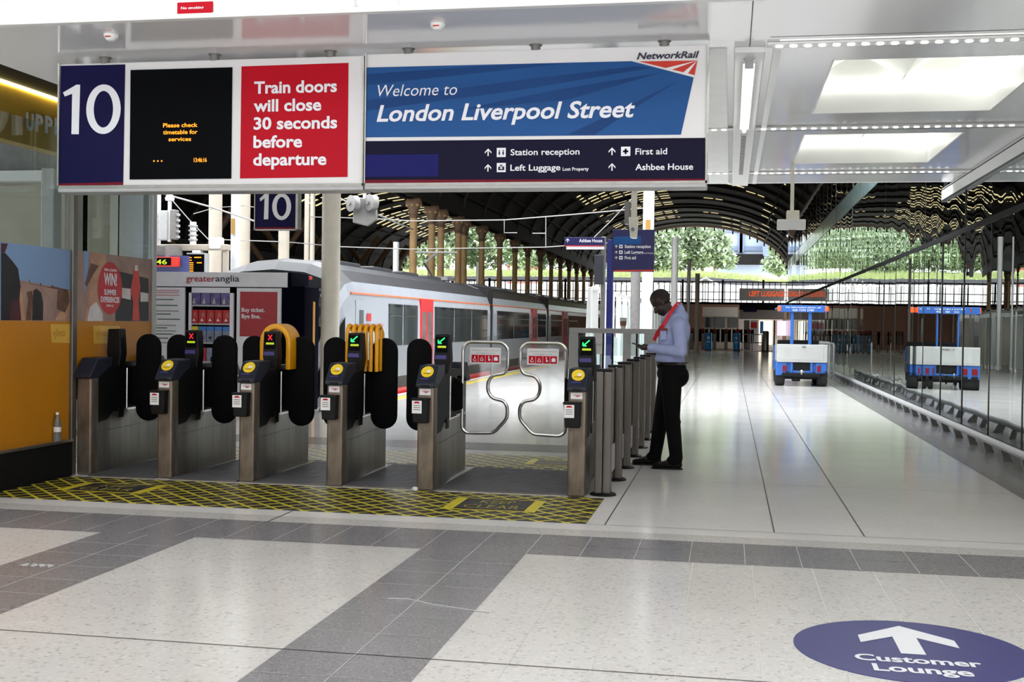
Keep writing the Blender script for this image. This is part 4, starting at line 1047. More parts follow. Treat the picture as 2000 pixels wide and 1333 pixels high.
NOSE = [(19.25, .95, .8), (19.31, 1.1, 1.05), (19.5, 1.24, 1.6), (19.75, 1.315, 2.05), (20.0, 1.345, 2.36), (20.3, 1.355, 2.55), (20.7, 1.355, 2.62)]
def carbody(name, y0, y1, nose=False):
    secs = (NOSE if nose else [(y0, 1.355, 2.62)]) + [(y1, 1.355, 2.62)]
    b, rings = loft(secs, TRAING, BLACK)
    o = b.build(name, T, smooth=50); return o, rings
cars = [(19.25, 32.95, True), (33.45, 43.6, False), (44.1, 59.5, False), (60.0, 80, False)]
XS = XT + 1.352
def side_panel(nm, y0, y1, z0, z1, m, par, d=.012, bev=.0):
    q = MB(); q.box(XS - .02, XS + d, y0, y1, z0, z1, m, bev); return q.build(nm, par, smooth=0)
first = True
for (y0, y1, nose) in cars:
    body, rings = carbody('car_body', y0, y1, nose)
    ys = y0 if not nose else 20.5
    b = MB(); b.tube([(XT + 1.335, ys - .1, 1.985), (XT + 1.335, y1, 1.985)], .018, TORG, 6)
    b.build('orange_line', T)
    b = MB(); b.box(XS - .05, XS + .012, (21.2 if nose else y0 + .02), y1 - .02, -.55, .10, TRED if nose else mat('train_maroon', (110, 26, 34), .4, var=.1), .01); b.build('skirt', T, smooth=0)
    # roof gear
    y = ys + 1.5
    while y < y1 - 2:
        b = MB(); b.box(XT - .55, XT + .55, y, y + 1.4, 2.55, 2.66, TRAINR, .03); b.build('roof_equipment', T, smooth=0); y += 2.3
    if y1 < 79:
        b = MB(); b.box(XT - 1.25, XT + 1.28, y1, y1 + .5, -.6, 2.42, RUBBER)
        for k in range(3): b.box(XT - 1.3, XT + 1.33, y1 + .05 + .16 * k, y1 + .12 + .16 * k, -.6, 2.45, RUBBER, .02)
        b.build('gangway', T, smooth=0)
for k, (y0, y1) in enumerate(((22.75, 23.75), (23.85, 24.95), (26.5, 28.4), (28.5, 30.4), (30.5, 32.5), (33.95, 36.6), (36.7, 39.5), (41.4, 43.2), (44.6, 47.5), (49.5, 52.5), (52.7, 56), (57, 59), (60.5, 64), (66, 70), (71, 75))):
    w = side_panel('window', y0, y1, .98, 1.83, TGLASS, T, .014, .004)
    if k < 10:
        q = MB(); q.tube([(XS + .016, y0 + .03, 1.6), (XS + .016, y1 - .03, 1.6)], .01, BLACKG, 6); q.build('vent_bar', w)
for k, (y0, y1) in enumerate(((25.2, 26.3), (40.1, 41.2), (47.8, 49.2), (64.4, 65.7))):
    d = side_panel('door', y0, y1, .02, 1.98, TRED, T, .018, .006)
    for a, c_ in ((y0 + .12, (y0 + y1) / 2 - .06), ((y0 + y1) / 2 + .06, y1 - .12)):
        q = MB(); q.box(XS, XS + .022, a, c_, .95, 1.7, mat('door_window_glass', (120, 96, 96), .08, var=.3, scale=2), .004); q.build('door_window', d, smooth=0)
# cab side door and side screen
d = side_panel('cab_door', 20.62, 21.25, .1, 1.86, TRAINW, T, .01, .004)
q = MB(); q.box(XS, XS + .014, 20.82, 21.08, 1.0, 1.68, TGLASS, .004); q.build('cab_door_window', d, smooth=0)
q = MB(); q.tube([(XS + .03, 20.6, .6), (XS + .03, 20.6, 1.3)], .012, STEELC, 6); q.tube([(XS + .03, 21.28, .6), (XS + .03, 21.28, 1.3)], .012, STEELC, 6); q.build('handrail', d)
b = MB()
def NP(x, z, k, d=.015):
    y, hw, zt = NOSE[k]; return (XT + x * hw / 1.355 * (1 + d), y - .01, -.95 + (z + .95) * (zt + .95) / 3.57 + .004)
for k in range(1, 4):
    for (xa, za, xb, zb) in ((1.365, .95, 1.36, 1.75), ):
        b.poly([NP(xa, za, k), NP(xa, za, k + 1), NP(xb, zb, k + 1), NP(xb, zb, k)], SCREEN)
b.build('side_screen', T, smooth=0)
b = MB()
for k in range(1, 4):
    for i in range(5, len(FULL) - 6):
        (xa, za), (xb, zb) = FULL[i], FULL[i + 1]
        if abs(xa) > 1.3 or abs(xb) > 1.3: continue
        b.poly([NP(xa, za, k, .0), NP(xb, zb, k, .0), NP(xb, zb, k + 1, .0), NP(xa, za, k + 1, .0)], TGLASS)
for vi in range(len(b.v)): b.v[vi] = (b.v[vi][0], b.v[vi][1] - .02, b.v[vi][2] + .02)
b.build('windscreen', T, smooth=40)
b = MB(); p = at(575, 560, 19.2); b.box(p.x - .09, p.x + .09, 19.12, 19.3, p.z - .03, p.z + .03, ORANGE, .01); b.box(p.x - .5, p.x + .5, 19.2, 19.45, p.z - .06, p.z - .03, TRAING); b.build('destination_lamp', T, smooth=0)
b = MB(); p = at(596, 543, 19.3); b.box(XT + .1, XT + .95, 19.3, 19.45, p.z - .03, p.z + .03, TRED, .01); b.build('red_nose_band', T, smooth=0)
q = MB(); s0 = atx(715, 632, XS); s1 = atx(760, 632, XS)
q.poly([(XS + .016, s0.y, 1.48), (XS + .016, s0.y + .28, 1.48), (XS + .016, s0.y + .28, 1.62), (XS + .016, s0.y, 1.62)], TRED)
text(q, 'greateranglia', (XS + .016, s0.y - .2, 1.38), UY, UZ, 1.3, .07, mat('train_pink_lettering', (206, 96, 110), .5)); q.build('lettering', T, smooth=0)
# pantograph
b = MB(); b.tube([(XT, 31.6, 2.7), (XT, 30.6, 3.05), (XT, 31.9, 3.4)], .035, GREYM, 6); b.tube([(XT - .6, 31.9, 3.42), (XT + .6, 31.9, 3.42)], .03, GREYM, 6); b.box(XT - .5, XT + .5, 31.2, 32, 2.62, 2.72, GREYM); b.build('pantograph', T)

# ================================================================== MASTS, WIRES AND GEAR OVER THE TRACKS
def mast(px0, px1, Y, ztop, m, lab, pyb=600):
    a = at(px0, pyb, Y); c_ = at(px1, pyb, Y); r = (c_.x - a.x) / 2
    t = thing('mast', lab, 'mast', ((a.x + c_.x) / 2, Y, 0), 'white masts along the tracks', local=True)
    b = MB(); b.lathe([(r, 0), (r, ztop)], (0, 0, 0), m, 18); b.build('shaft', t)
    b = MB(); b.lathe([(r * 1.5, 0), (r * 1.5, .05), (r * 1.1, .1)], (0, 0, 0), GREYL, 18); b.build('base_ring', t)
    return t
mast(301, 312, 24, 7, MASTW, 'thin white mast showing beside the poster screen')
mast(407, 431, 26, 7, MASTC, 'cream mast standing above the company name on the kiosk')
mast(463, 486, 28, 7, MASTC, 'pale grey mast close behind the bright white one over the kiosk')
t = mast(450, 467, 24.5, 7, MASTW, 'bright white mast in front of a pale grey one over the kiosk')
b = MB(); b.box(-.04, .04, -.15, -.125, 3.35, 3.7, mat('ochre_tag', (160, 120, 50), .6)); b.build('tag_plate', t, smooth=0)
mast(543, 563, 27, 5.0, MASTC, 'cream mast under the small hanging 10 sign')
mast(593, 602, 29, 7, MASTC, 'slim cream mast in front of a twin, beside the thick cream column')
mast(604, 613, 32, 7, MASTC, 'slim cream mast behind its twin, beside the thick cream column')
mast(766.5, 778, 36, 4.0, WHITE, 'short white mast standing behind the first train car')
mast(929, 937, 48, 4.0, WHITE, 'short white mast among the ochre columns behind the train')
t = mast(1253, 1275, 29, 7, WHITE, 'tall white mast rising behind the blue direction sign')
b = MB(); b.box(-.06, .06, -.17, -.14, 3.75, 4.05, mat('ochre_tag', (160, 120, 50), .6)); b.build('tag_plate', t, smooth=0)
mast(1231, 1250, 26, 3.2, GREYM, 'grey steel mast below the blue direction sign')
mast(1310, 1323, 42, 4.6, WHITE, 'white mast standing behind the man and his bowed head')
mast(1341, 1348, 56, 4.6, GREYL, 'thin grey mast seen just past the man toward the far gates')
mast(1357, 1366, 62, 4.2, MASTC, 'cream mast nearest the far ticket gates')
# horizontal gantry with gear
t = thing('gantry', 'white steel beam carrying boards and insulator gear above the kiosk', 'gantry', (-11.6, 24, 3.05), local=False)
a = at(309, 483, 24); c_ = at(447, 487, 24)
b = MB(); b.box(a.x, c_.x, 23.9, 24.1, a.z - .07, a.z + .06, MASTC, .02); b.build('beam', t, smooth=0)
b = MB(); p = at(441, 505, 24); b.box(p.x - .06, p.x + .06, 23.95, 24.05, .0, a.z - .07, MASTC, .01); b.build('leg', t, smooth=0)
b = MB(); p = at(377, 470, 24); b.tube([(p.x, 24, a.z + .06), (p.x, 24, a.z + .55)], .07, WHITE, 10)
for k in range(4): b.lathe([(.1, 0), (.1, .03)], (p.x, 24, a.z + .15 + .1 * k), GREYL, 12)
b.build('insulator', t)
b = MB(); p = at(424, 476, 24); b.box(p.x - .13, p.x + .13, 23.85, 24.1, p.z - .12, p.z + .13, WHITE, .03); b.build('clamp_block', t, smooth=0)
b = MB(); p = at(387, 490, 24); b.box(p.x - .1, p.x + .1, 23.9, 24.05, a.z - .2, a.z - .07, WHITE, .02); b.build('bracket', t, smooth=0)
t = thing('balance_weight', 'grey weight box with pointed white spire hanging over the kiosk roof', 'equipment', (-12.1, 23.7, 3.9))
a = at(313, 468, 23.7); c_ = at(346, 412, 23.7); mid = (a.x + c_.x) / 2 + .05
b = MB(); b.box(a.x, mid - .03, 23.6, 23.75, a.z - .02, c_.z, GREYL, .02); b.build('plate', t, smooth=0)
b = MB(); b.box(mid + .02, c_.x, 23.6, 23.8, a.z, c_.z + .02, GREYM, .02)
for k in range(5): b.box(c_.x, c_.x + .05, 23.65, 23.75, a.z + .03 + .12 * k, a.z + .08 + .12 * k, GREYL)
b.build('weight_stack', t, smooth=0)
b = MB(); b.box(at(306, 440, 23.9).x, a.x + .05, 23.66, 23.9, a.z + .25, a.z + .33, GREYL); b.box(at(306, 420, 23.9).x, a.x + .05, 23.66, 23.9, a.z + .5, a.z + .56, GREYL); b.build('bracket', t, smooth=0)
b = MB(); b.tube([(mid - .02, 23.68, a.z - .05), (mid - .02, 23.68, c_.z + .25)], .04, WHITE, 10); b.lathe([(.09, c_.z + .22), (.1, c_.z + .27), (.02, c_.z + .42)], (mid - .02, 23.68, 0), WHITE, 12); b.build('spire', t)
t = thing('pulley_gear', 'pair of grey tensioning wheels hanging on a bracket above the train', 'equipment', (-7.7, 24, 4))
def wheel(px, py, rp, ang):
    p = at(px, py, 24); r = rp * 24 / FPX
    b = MB(); M = Matrix.Translation(p) @ Matrix.Rotation(ang, 4, 'Z')
    b.lathe([(r * .3, -.09), (r, -.07), (r * .9, -.03), (r * .9, .03), (r, .07), (r * .3, .09)], (0, 0, 0), GREYM, 20, 'x', M); b.lathe([(r * .25, -.12), (r * .25, .12)], (0, 0, 0), GREYM, 12, 'x', M); return b
wheel(690, 398, 17, .9).build('wheel', t); wheel(726, 396, 17, .9).build('wheel', t)
b = MB(); p = at(705, 425, 24); b.prism([(p.x - .2, p.z + .45), (p.x + .28, p.z + .4), (p.x + .33, p.z - .02), (p.x + .1, p.z - .18), (p.x - .22, p.z - .1)], 'y', 24.1, 24.2, GREYM, .02); b.build('carrier_plate', t, smooth=0)
b = MB(); p = at(708, 380, 24); b.tube([(p.x, 24.15, p.z - .3), (p.x, 24.15, 6.0)], .04, GREYL, 8); b.build('hanger', t)
def wire(pts, r, lab, m=GREYL):
    b = MB(); b.tube([tuple(at(x, y, Y)) for x, y, Y in pts], r, m, 5)
    return tag(b.build('overhead_wire', smooth=0), lab, 'wire', 'overhead wires')
WD = mat('wire_grey', (150, 148, 146), .5, metal=.4)
wire([(296, 372, 24), (410, 404, 24), (500, 433, 24)], .02, 'thick pale overhead wire falling toward the small hanging 10', WD)
wire([(330, 384, 24), (370, 430, 24), (416, 477, 24)], .012, 'thin overhead wire slanting from the spire down to the white beam', WD)
wire([(378, 418, 25.8), (420, 406, 25.85), (475, 402, 27.8), (553, 412, 27)], .01, 'fine overhead wire crossing the white masts over the kiosk', WD)
wire([(419, 468, 25.9), (560, 473, 27), (660, 482, 29), (800, 487, 29), (1066, 483, 29), (1256, 470, 28.9)], .012, 'lowest overhead wire running level above the train roof', WD)
mw = wire([(606, 424, 31.9), (658, 425, 30.5), (740, 428, 29), (805, 432, 29), (985, 430, 29), (1110, 420, 29), (1256, 407, 28.9)], .014, 'middle overhead wire rising toward the tall white mast', WD)
wire([(740, 420, 24.1), (775, 436, 28), (806, 448, 35.3)], .022, 'short thick cable running down from the tensioning wheels', WD)
wire([(660, 385, 24), (680, 396, 24)], .015, 'short overhead wire ending at the tensioning wheels', WD)
wire([(1152, 472, 29), (1195, 430, 29), (1256, 365, 28.9)], .012, 'overhead wire slanting up beside the tall white mast', WD)
for pts in ([(1066, 424, 29), (1066, 455, 29), (1066, 483, 29)], [(985, 430, 29), (985, 455, 29), (1010, 455, 29)], [(1040, 456, 29), (1066, 456, 29)]):
    b = MB(); b.tube([tuple(at(x, y, Y)) for x, y, Y in pts], .012, WD, 5); b.build('dropper', mw, smooth=0)
# clock and departure board
t = thing('station_clock', 'digital clock in a red frame glowing yellow green behind the kiosk', 'clock', (-12, 23.2, 2.6))
a = at(296, 521, 23.2); c_ = at(346, 502, 23.2)
b = MB(); b.box(a.x - .4, c_.x, 23.2, 23.35, a.z, c_.z, LOGOR, .01); b.box(c_.x - .3, c_.x - .25, 23.25, 23.95, c_.z, c_.z + .25, GREYM); b.box(a.x, a.x + .05, 23.25, 23.95, c_.z, c_.z + .25, GREYM); b.build('case', t, smooth=0)
b = MB(); b.box(a.x - .35, at(334, 510, 23.2).x, 23.19, 23.2, a.z + .03, c_.z - .02, SCREEN); wall_text(b, '13:46', 284, 516.5, 326, 516.5, 10, 23.19, YGL, .01); b.build('digits', t, smooth=0)
b = MB(); a2 = at(296, 533, 23.4); c2 = at(366, 500, 23.4); b.box(a2.x - .5, c2.x, 23.36, 23.5, a2.z - .3, c2.z, mat('board_blue', (58, 72, 124), .5, var=.08)); b.build('back_board', t, smooth=0)
t = thing('departure_board', 'black departure board with orange rows under the white beam', 'display', (-11.4, 23.8, 2.7))
a = at(365, 533, 23.7); c_ = at(400, 497, 23.7)
b = MB(); b.box(a.x, c_.x, 23.7, 23.85, a.z - .25, c_.z, SCREEN, .01); b.box(c_.x, c_.x + .03, 23.68, 23.86, a.z - .25, c_.z + .02, GREYL); b.box(a.x, c_.x, 23.68, 23.86, c_.z, c_.z + .03, GREYL); b.build('screen', t, smooth=0)
b = MB()
for k, y in enumerate((503.5, 508.5, 513.5, 517.5, 521.5, 525.5, 529.5)):
    p = at(366, y, 23.68); b.box(p.x, p.x + (.09 if k < 2 else .13), 23.69, 23.697, p.z - .009, p.z + .009, ORANGE)
b.build('lettering', t, smooth=0)
for px, y, w in ((379, 503, .16), (384, 513.5, .11)):
    p = at(px, y, 23.68); b = MB(); b.box(p.x, p.x + w, 23.69, 23.697, p.z - .01, p.z + .01, ORANGE); b.build('lettering', t, smooth=0)

# ================================================================== WAYFINDING, WHITE SCREENS
YT = 20.0
t = thing('direction_totem', 'blue direction post with a square panel for reception, luggage and first aid', 'sign', (-2.05, YT, 0))
BT = mat('totem_blue', (40, 48, 128), .35, var=.05); BTD = mat('totem_panel_navy', (28, 26, 84), .35, var=.05)
b = MB(); a = at(1184, 600, YT); c_ = at(1196, 600, YT); b.box(a.x, c_.x, YT, YT + .12, 0, at(1190, 468, YT).z, BT, .008); b.build('post', t, smooth=0)
b = MB(); p0, p1 = at(1195.5, 531, YT), at(1278.5, 449, YT); b.box(p0.x, p1.x, YT - .03, YT + .05, p0.z, p1.z, BTD, .004)
wquad(b, [(1199, 528), (1277.5, 527), (1277.5, 530), (1199, 531)], YT - .03, LOGOR, .002); wquad(b, [(1198, 463), (1252, 461), (1252, 477), (1198, 479)], YT - .03, BLUEG, .002)
for s_, y, xr in (('Station reception', 485, 1271), ('Left Luggage', 496.2, 1256.5), ('First aid', 507, 1242)):
    wall_text(b, s_, 1220, y, xr, y - .3, 6.2, YT - .032, TEXTW, .02)
    p = at(1204, y - 3, YT); up_arrow(b, p.x, p.z, .05, TEXTW, YT - .034); p = at(1213, y - 3, YT); b.box(p.x - .03, p.x + .03, YT - .034, YT - .032, p.z - .03, p.z + .03, TEXTW); b.box(p.x - .012, p.x + .012, YT - .036, YT - .034, p.z - .012, p.z + .012, BTD)
wall_text(b, 'Lost Property', 1258, 496.2, 1277, 496, 3, YT - .032, TEXTW)
b.build('panel', t, smooth=0)
YA = 21.0
t = thing('arrow_sign_post', 'thin post with a long narrow navy Ashbee House sign and a dark monitor', 'sign', (-2.4, YA, 0))
b = MB(); a = at(1176, 600, YA); b.box(a.x - .04, a.x + .04, YA + .06, YA + .14, 0, at(1176, 462, YA).z, GREYM, .01); b.build('post', t, smooth=0)
b = MB(); p0, p1 = at(1102, 487, YA), at(1180, 464, YA); b.box(p0.x, p1.x, YA - .03, YA + .06, p0.z + .06, p1.z, BTD, .004); b.box(p0.x + .04, p1.x, YA - .025, YA + .055, p0.z, p0.z + .05, KW); b.box(p0.x, p1.x, YA - .032, YA - .0, p0.z + .05, p0.z + .065, LOGOR)
wall_text(b, 'Ashbee House', 1131, 473.5, 1176.5, 473.5, 6.5, YA - .031, TEXTW, .015); p = at(1109, 470, YA); up_arrow(b, p.x, p.z, .07, TEXTW, YA - .035); b.build('sign_panel', t, smooth=0)
b = MB(); p0, p1 = at(1160, 556, YA), at(1178, 498, YA); b.box(p0.x, p1.x, YA, YA + .1, p0.z, p1.z, mat('monitor_grey', (56, 58, 66), .4, var=.1), .01); b.build('monitor', t, smooth=0)
t = thing('glazed_platform_screen', 'white framed screen of tapered posts and frosted glass beside the platform', 'screen', (-2.45, 30, 0))
b = MB(); b.box(-2.52, -2.42, 21.6, 51.9, 2.1, 2.18, WHITE, .01); b.build('top_rail', t, smooth=0)
first = None
for k in range(20):
    y = 21.7 + 1.58 * k
    b = MB(); b.prism([(-.09, .02), (.13, .02), (.05, 2.1), (-.05, 2.1)], 'x', -.05, .06, WHITE)
    o = b.build('post', t, smooth=0); o.location = (-2.47, y, 0)
    if k < 19:
        b = MB(); b.box(-2.475, -2.465, y + .14, y + 1.47, .15, 1.95 if k > 2 else 1.2, FROST); b.build('frosted_pane', t, smooth=0)
b = MB(); b.prism([(-2.62, 0), (-2.50, 0), (-2.50, 2.16), (-2.56, 2.16)], 'y', 21.3, 21.6, WHITE, .01); b.build('end_post', t, smooth=0)
# speaker/camera pole under ceiling edge
t = thing('loudspeaker_pole', 'grey drop pole with boxy loudspeaker hanging in front of the direction sign', 'loudspeaker', (-1.5, 18.4, 3.79))
a = at(1239, 380, 18.4); b = MB(); b.box(a.x - .045, a.x + .045, 18.36, 18.44, at(1239, 440, 18.4).z, ZC, CREAMP, .01); b.build('pole', t, smooth=0)
a = at(1226, 428, 18.4); b = MB(); b.box(a.x - .05, a.x + .03, 18.38, 18.55, a.z - .08, a.z + .27, GREYM, .01); b.build('side_box', t, smooth=0)
a = at(1238, 466, 18.4); c_ = at(1238, 425, 18.4); b = MB(); b.prism([(a.x - .05, a.z), (a.x + .05, a.z - .01), (a.x + .07, c_.z), (a.x - .08, c_.z)], 'y', 18.28, 18.42, CREAMP, .02); b.ball((a.x - .01, 18.27, a.z + .13), .03, GREYM, 10, 6); b.build('horn', t, smooth=0)
# CCTV
YCC = 17.0
t = thing('cctv_camera', 'cream surveillance camera on a drop pole from the ceiling before the glass wall', 'camera', (.84, YCC, ZC))
a = at(1548, 350, YCC); b = MB(); b.box(a.x - .025, a.x + .025, YCC - .025, YCC + .025, at(1548, 416, YCC).z, ZC, CREAMP, .004); b.build('pole', t, smooth=0)
p0, p1 = at(1536, 434, YCC), at(1561, 412, YCC); b = MB(); b.box(p0.x, p1.x, YCC - .08, YCC + .08, p0.z, p1.z, CREAMP, .008); b.build('junction_box', t, smooth=0)
p0, p1 = at(1517, 450, YCC), at(1573, 430, YCC); b = MB(); b.box(p0.x, p1.x, YCC - .13, YCC - .02, p0.z, p1.z, WHITE, .012); b.build('housing', t, smooth=0)
p = at(1546, 456, YCC); b = MB(); b.prism([(p.x - .06, p.z + .06), (p.x + .07, p.z + .06), (p.x + .02, p.z - .06), (p.x - .02, p.z - .04)], 'y', YCC - .06, YCC + .06, IRONB, .01); b.build('lens_mount', t, smooth=0)

# ================================================================== OCHRE COLUMNS
ords = ['nearest', 'second', 'third', 'fourth', 'fifth', 'sixth', 'seventh', 'eighth', 'ninth', 'tenth', 'eleventh', 'twelfth', 'thirteenth', 'fourteenth', 'fifteenth', 'sixteenth']
colpx = [806, 842, 860, 894, 905, 940, 975, 1005, 1030, 1055, 1076, 1094, 1111, 1126, 1140, 1155]
proto = None
for k, px in enumerate(colpx):
    y = atx(px, 560, -9.8).y
    lab = f'ochre iron column behind the train, {ords[k]} of the row'
    if proto is None:
        t = thing('iron_column', lab, 'column', (-9.8, y, 0), 'ochre columns behind the train', local=True); proto = t
        b = MB(); b.lathe([(.13, .4), (.115, 4.75)], (0, 0, 0), STONE, 16); b.build('shaft', t)
        b = MB(); b.lathe([(.22, 0), (.22, .3), (.16, .36), (.15, .42)], (0, 0, 0), IRONB, 16); b.build('pedestal', t)
        b = MB(); b.lathe([(.13, 4.72), (.16, 4.78), (.13, 4.84), (.15, 4.95), (.27, 5.18), (.26, 5.24), (.2, 5.36)], (0, 0, 0), IRONB, 16)
        for j in range(8):
            a = j * PI / 4; b.ball((.22 * math.cos(a), .22 * math.sin(a), 5.12), .05, STONE, 8, 6)
        b.build('capital', t)
    else: dup(proto, (-9.8, y, 0), lab)
proto = None
for k, px in enumerate((676, 706, 738)):
    p = at(px, 560, 66 + 4 * k)
    lab = f'dark iron column with forked brackets seen beyond the train roof, {ords[k]} of three'
    if proto is None:
        t = thing('bracket_column', lab, 'column', (p.x, p.y, 0), 'forked dark columns beyond the train', local=True); proto = t
        b = MB(); b.lathe([(.22, 0), (.2, 4.2)], (0, 0, 0), IRON, 12); b.build('shaft', t)
        for s_ in (-1, 1):
            b = MB(); b.tube([(0, 0, 3.6), (s_ * .5, 0, 4.4), (s_ * 1.2, 0, 5.3), (s_ * 2.0, 0, 6.4)], [.16, .14, .14, .2], IRONB, 8); b.build('bracket', t)
    else: dup(proto, (p.x, p.y, 0), lab)
for px, yy, lab in ((372, 50, 'dark forked iron column in the shade above the departure board'), (527, 52, 'dark forked iron column in the shade under the small hanging 10'), (578, 56, 'dark forked iron column in the shade just beside the slim twin masts')):
    p = at(px, 560, yy); dup(proto, (p.x, p.y, 0), lab)

# ================================================================== CART
YC = 30.0
t = thing('utility_cart', 'blue electric platform cart with grey tailgate parked by the glass wall', 'cart', (1.77, YC, 0))
cx0, cx1 = 1.13, 2.42; cm = (cx0 + cx1) / 2
b = MB(); b.box(cx0 + .03, cx1 - .03, YC + .05, YC + 2.6, .32, .62, CARTB, .04); b.box(cx0 + .05, cx1 - .05, YC + 1.4, YC + 2.7, .3, .5, CARTB, .05); b.prism([(YC + 2.4, .3), (YC + 2.75, .35), (YC + 2.6, .95), (YC + 2.4, 1.0)], 'x', cx0 + .05, cx1 - .05, CARTB, .03); b.build('body', t, smooth=0)
for s_ in (0, 1):
    b = MB(); xa = cx0 + .02 if s_ == 0 else cx1 - .3; b.prism([(xa, .26), (xa, .60), (xa + .28, .62), (xa + .28, .40), (xa + (.24 if s_ == 0 else .04), .28)], 'y', YC - .02, YC + .25, CARTB, .03); fe = b.build('rear_fender', t, smooth=0)
    q = MB(); xm = cx0 + .23 if s_ == 0 else cx1 - .23; q.box(xm - .045, xm + .045, YC - .04, YC, .37, .53, mat('tail_lamp_red', (120, 12, 24), .2), .01); q.build('tail_lamp', fe, smooth=0)
b = MB(); b.box(cx0 + .17, cx1 - .17, YC - .05, YC + .05, .24, .34, BLACK, .02); b.build('bumper', t, smooth=0)
b = MB()
for x in (cm - .24, cm + .24): b.box(x - .03, x + .03, YC - .02, YC + .04, .33, .62, CARTB, .006)
b.box(cm - .24, cm + .24, YC - .02, YC + .04, .34, .39, CARTB, .006); b.build('rear_frame', t, smooth=0)
b = MB(); b.box(cm - .21, cm + .21, YC + .02, YC + .05, .39, .6, BLACK); b.build('battery_panel', t, smooth=0)
b = MB(); b.box(cx0 + .04, cx1 - .02, YC - .06, YC - .02, .60, 1.05, CARTW, .02); b.box(cx0 + .14, cx1 - .12, YC - .066, YC - .055, .66, 1.0, CARTW, .004); b.box(cm + .0, cm + .09, YC - .08, YC - .06, .97, 1.0, GREYM); b.build('tailgate', t, smooth=0)
b = MB(); b.box(cx0 + .04, cx0 + .08, YC - .02, YC + 1.2, .62, 1.03, CARTW, .01); b.box(cx1 - .06, cx1 - .02, YC - .02, YC + 1.2, .62, 1.03, CARTW, .01); b.box(cx0 + .05, cx1 - .03, YC, YC + 1.25, .62, .66, CARTW); b.build('load_bed', t, smooth=0)
b = MB(); b.box(cx0 + .1, cx1 - .14, YC + 1.25, YC + 1.4, .7, 1.14, BLACK, .03); b.box(cx0 + .1, cx1 - .14, YC + 1.3, YC + 1.8, .65, .78, BLACK, .03); b.build('seat', t, smooth=0)
for x in (1.53, 1.965):
    b = MB(); b.box(x - .04, x + .04, YC + .02, YC + .08, .6, 1.87, CARTB, .01); b.build('roof_post', t, smooth=0)
b = MB(); b.box(cx0 + .05, cx1 - .05, YC - .05, YC + .02, 1.85, 2.02, CARTB, .01); b.box(cx0 + .05, cx1 - .05, YC + .02, YC + 2.2, 1.93, 1.98, CARTB, .01); hd = b.build('roof_sign', t, smooth=0)
q = MB(); text(q, 'For information please call', (cx0 + .24, YC - .053, 1.95), UX, UZ, .84, .038, TEXTW, .01); text(q, '020 7295 2789', (cx0 + .4, YC - .053, 1.875), UX, UZ, .52, .045, TEXTW, .01); q.build('lettering', hd, smooth=0)
for x in (cx0 + .08, cx1 - .06):
    q = MB(); q.box(x - .045, x + .045, YC - .07, YC - .0, 1.87, 2.0, mat('amber_lamp', (240, 96, 40), .3, emit=.25), .015); q.build('amber_lamp', hd, smooth=0)
for (x, y, w) in ((cx0 + .13, YC + .28, .25), (cx1 - .13, YC + .28, .25), (cx0 + .15, YC + 2.15, .2), (cx1 - .15, YC + 2.15, .2)):
    b = MB(); b.lathe([(.12, -w / 2), (.21, -w / 2 + .01), (.225, -w / 2 + .04), (.225, w / 2 - .04), (.21, w / 2 - .01), (.12, w / 2)], (x, y, .225), RUBBER, 24, 'x'); b.lathe([(.11, -w / 2 - .0), (.11, w / 2)], (x, y, .225), GREYL, 16, 'x'); b.build('wheel', t)
b = MB(); b.tube([(cx0 + .2, YC + .28, .22), (cx1 - .2, YC + .28, .22)], .05, BLACK, 8); b.box(cm - .22, cm - .02, YC + .1, YC + .4, .12, .26, BLACK, .02); b.build('axle', t)
b = MB(); b.ball((cm, YC - .09, .38), .045, STEELC, 12, 8); b.box(cm - .06, cm + .06, YC - .08, YC - .04, .35, .38, STEELC); b.box(cm - .02, cm + .02, YC - .08, YC - .03, .3, .42, STEELC); b.build('tow_hitch', t)
# hoop barriers beside the cart
proto = None
for k, (x, y, a) in enumerate(((2.62, 33.2, .12), (2.72, 35.6, .1))):
    lab = ['tubular white crowd barrier standing right beside the blue cart', 'tubular white crowd barrier farther from the camera, beyond the cart'][k]
    if proto is None:
        t = thing('crowd_barrier', lab, 'barrier', (x, y, 0), 'crowd barriers by the glass wall', local=True); proto = t
        b = MB(); b.tube([(0, -1, .1), (0, -1, .95), (0, -.9, 1.05), (0, .9, 1.05), (0, 1, .95), (0, 1, .1)], .022, GREYL, 8); b.tube([(0, -1, .2), (0, 1, .2)], .018, GREYL, 8); b.build('frame', t)
        b = MB()
        for j in range(11): b.tube([(0, -.83 + .166 * j, .2), (0, -.83 + .166 * j, 1.05)], .008, GREYL, 6)
        b.build('bars', t)
        for yy in (-.8, .8):
            b = MB(); b.tube([(-.22, yy, .02), (0, yy, .2), (.22, yy, .02)], .018, GREYL, 8); b.build('foot', t)
        t.rotation_euler.z = a
    else: dup(proto, (x, y, 0), lab, rotz=a)

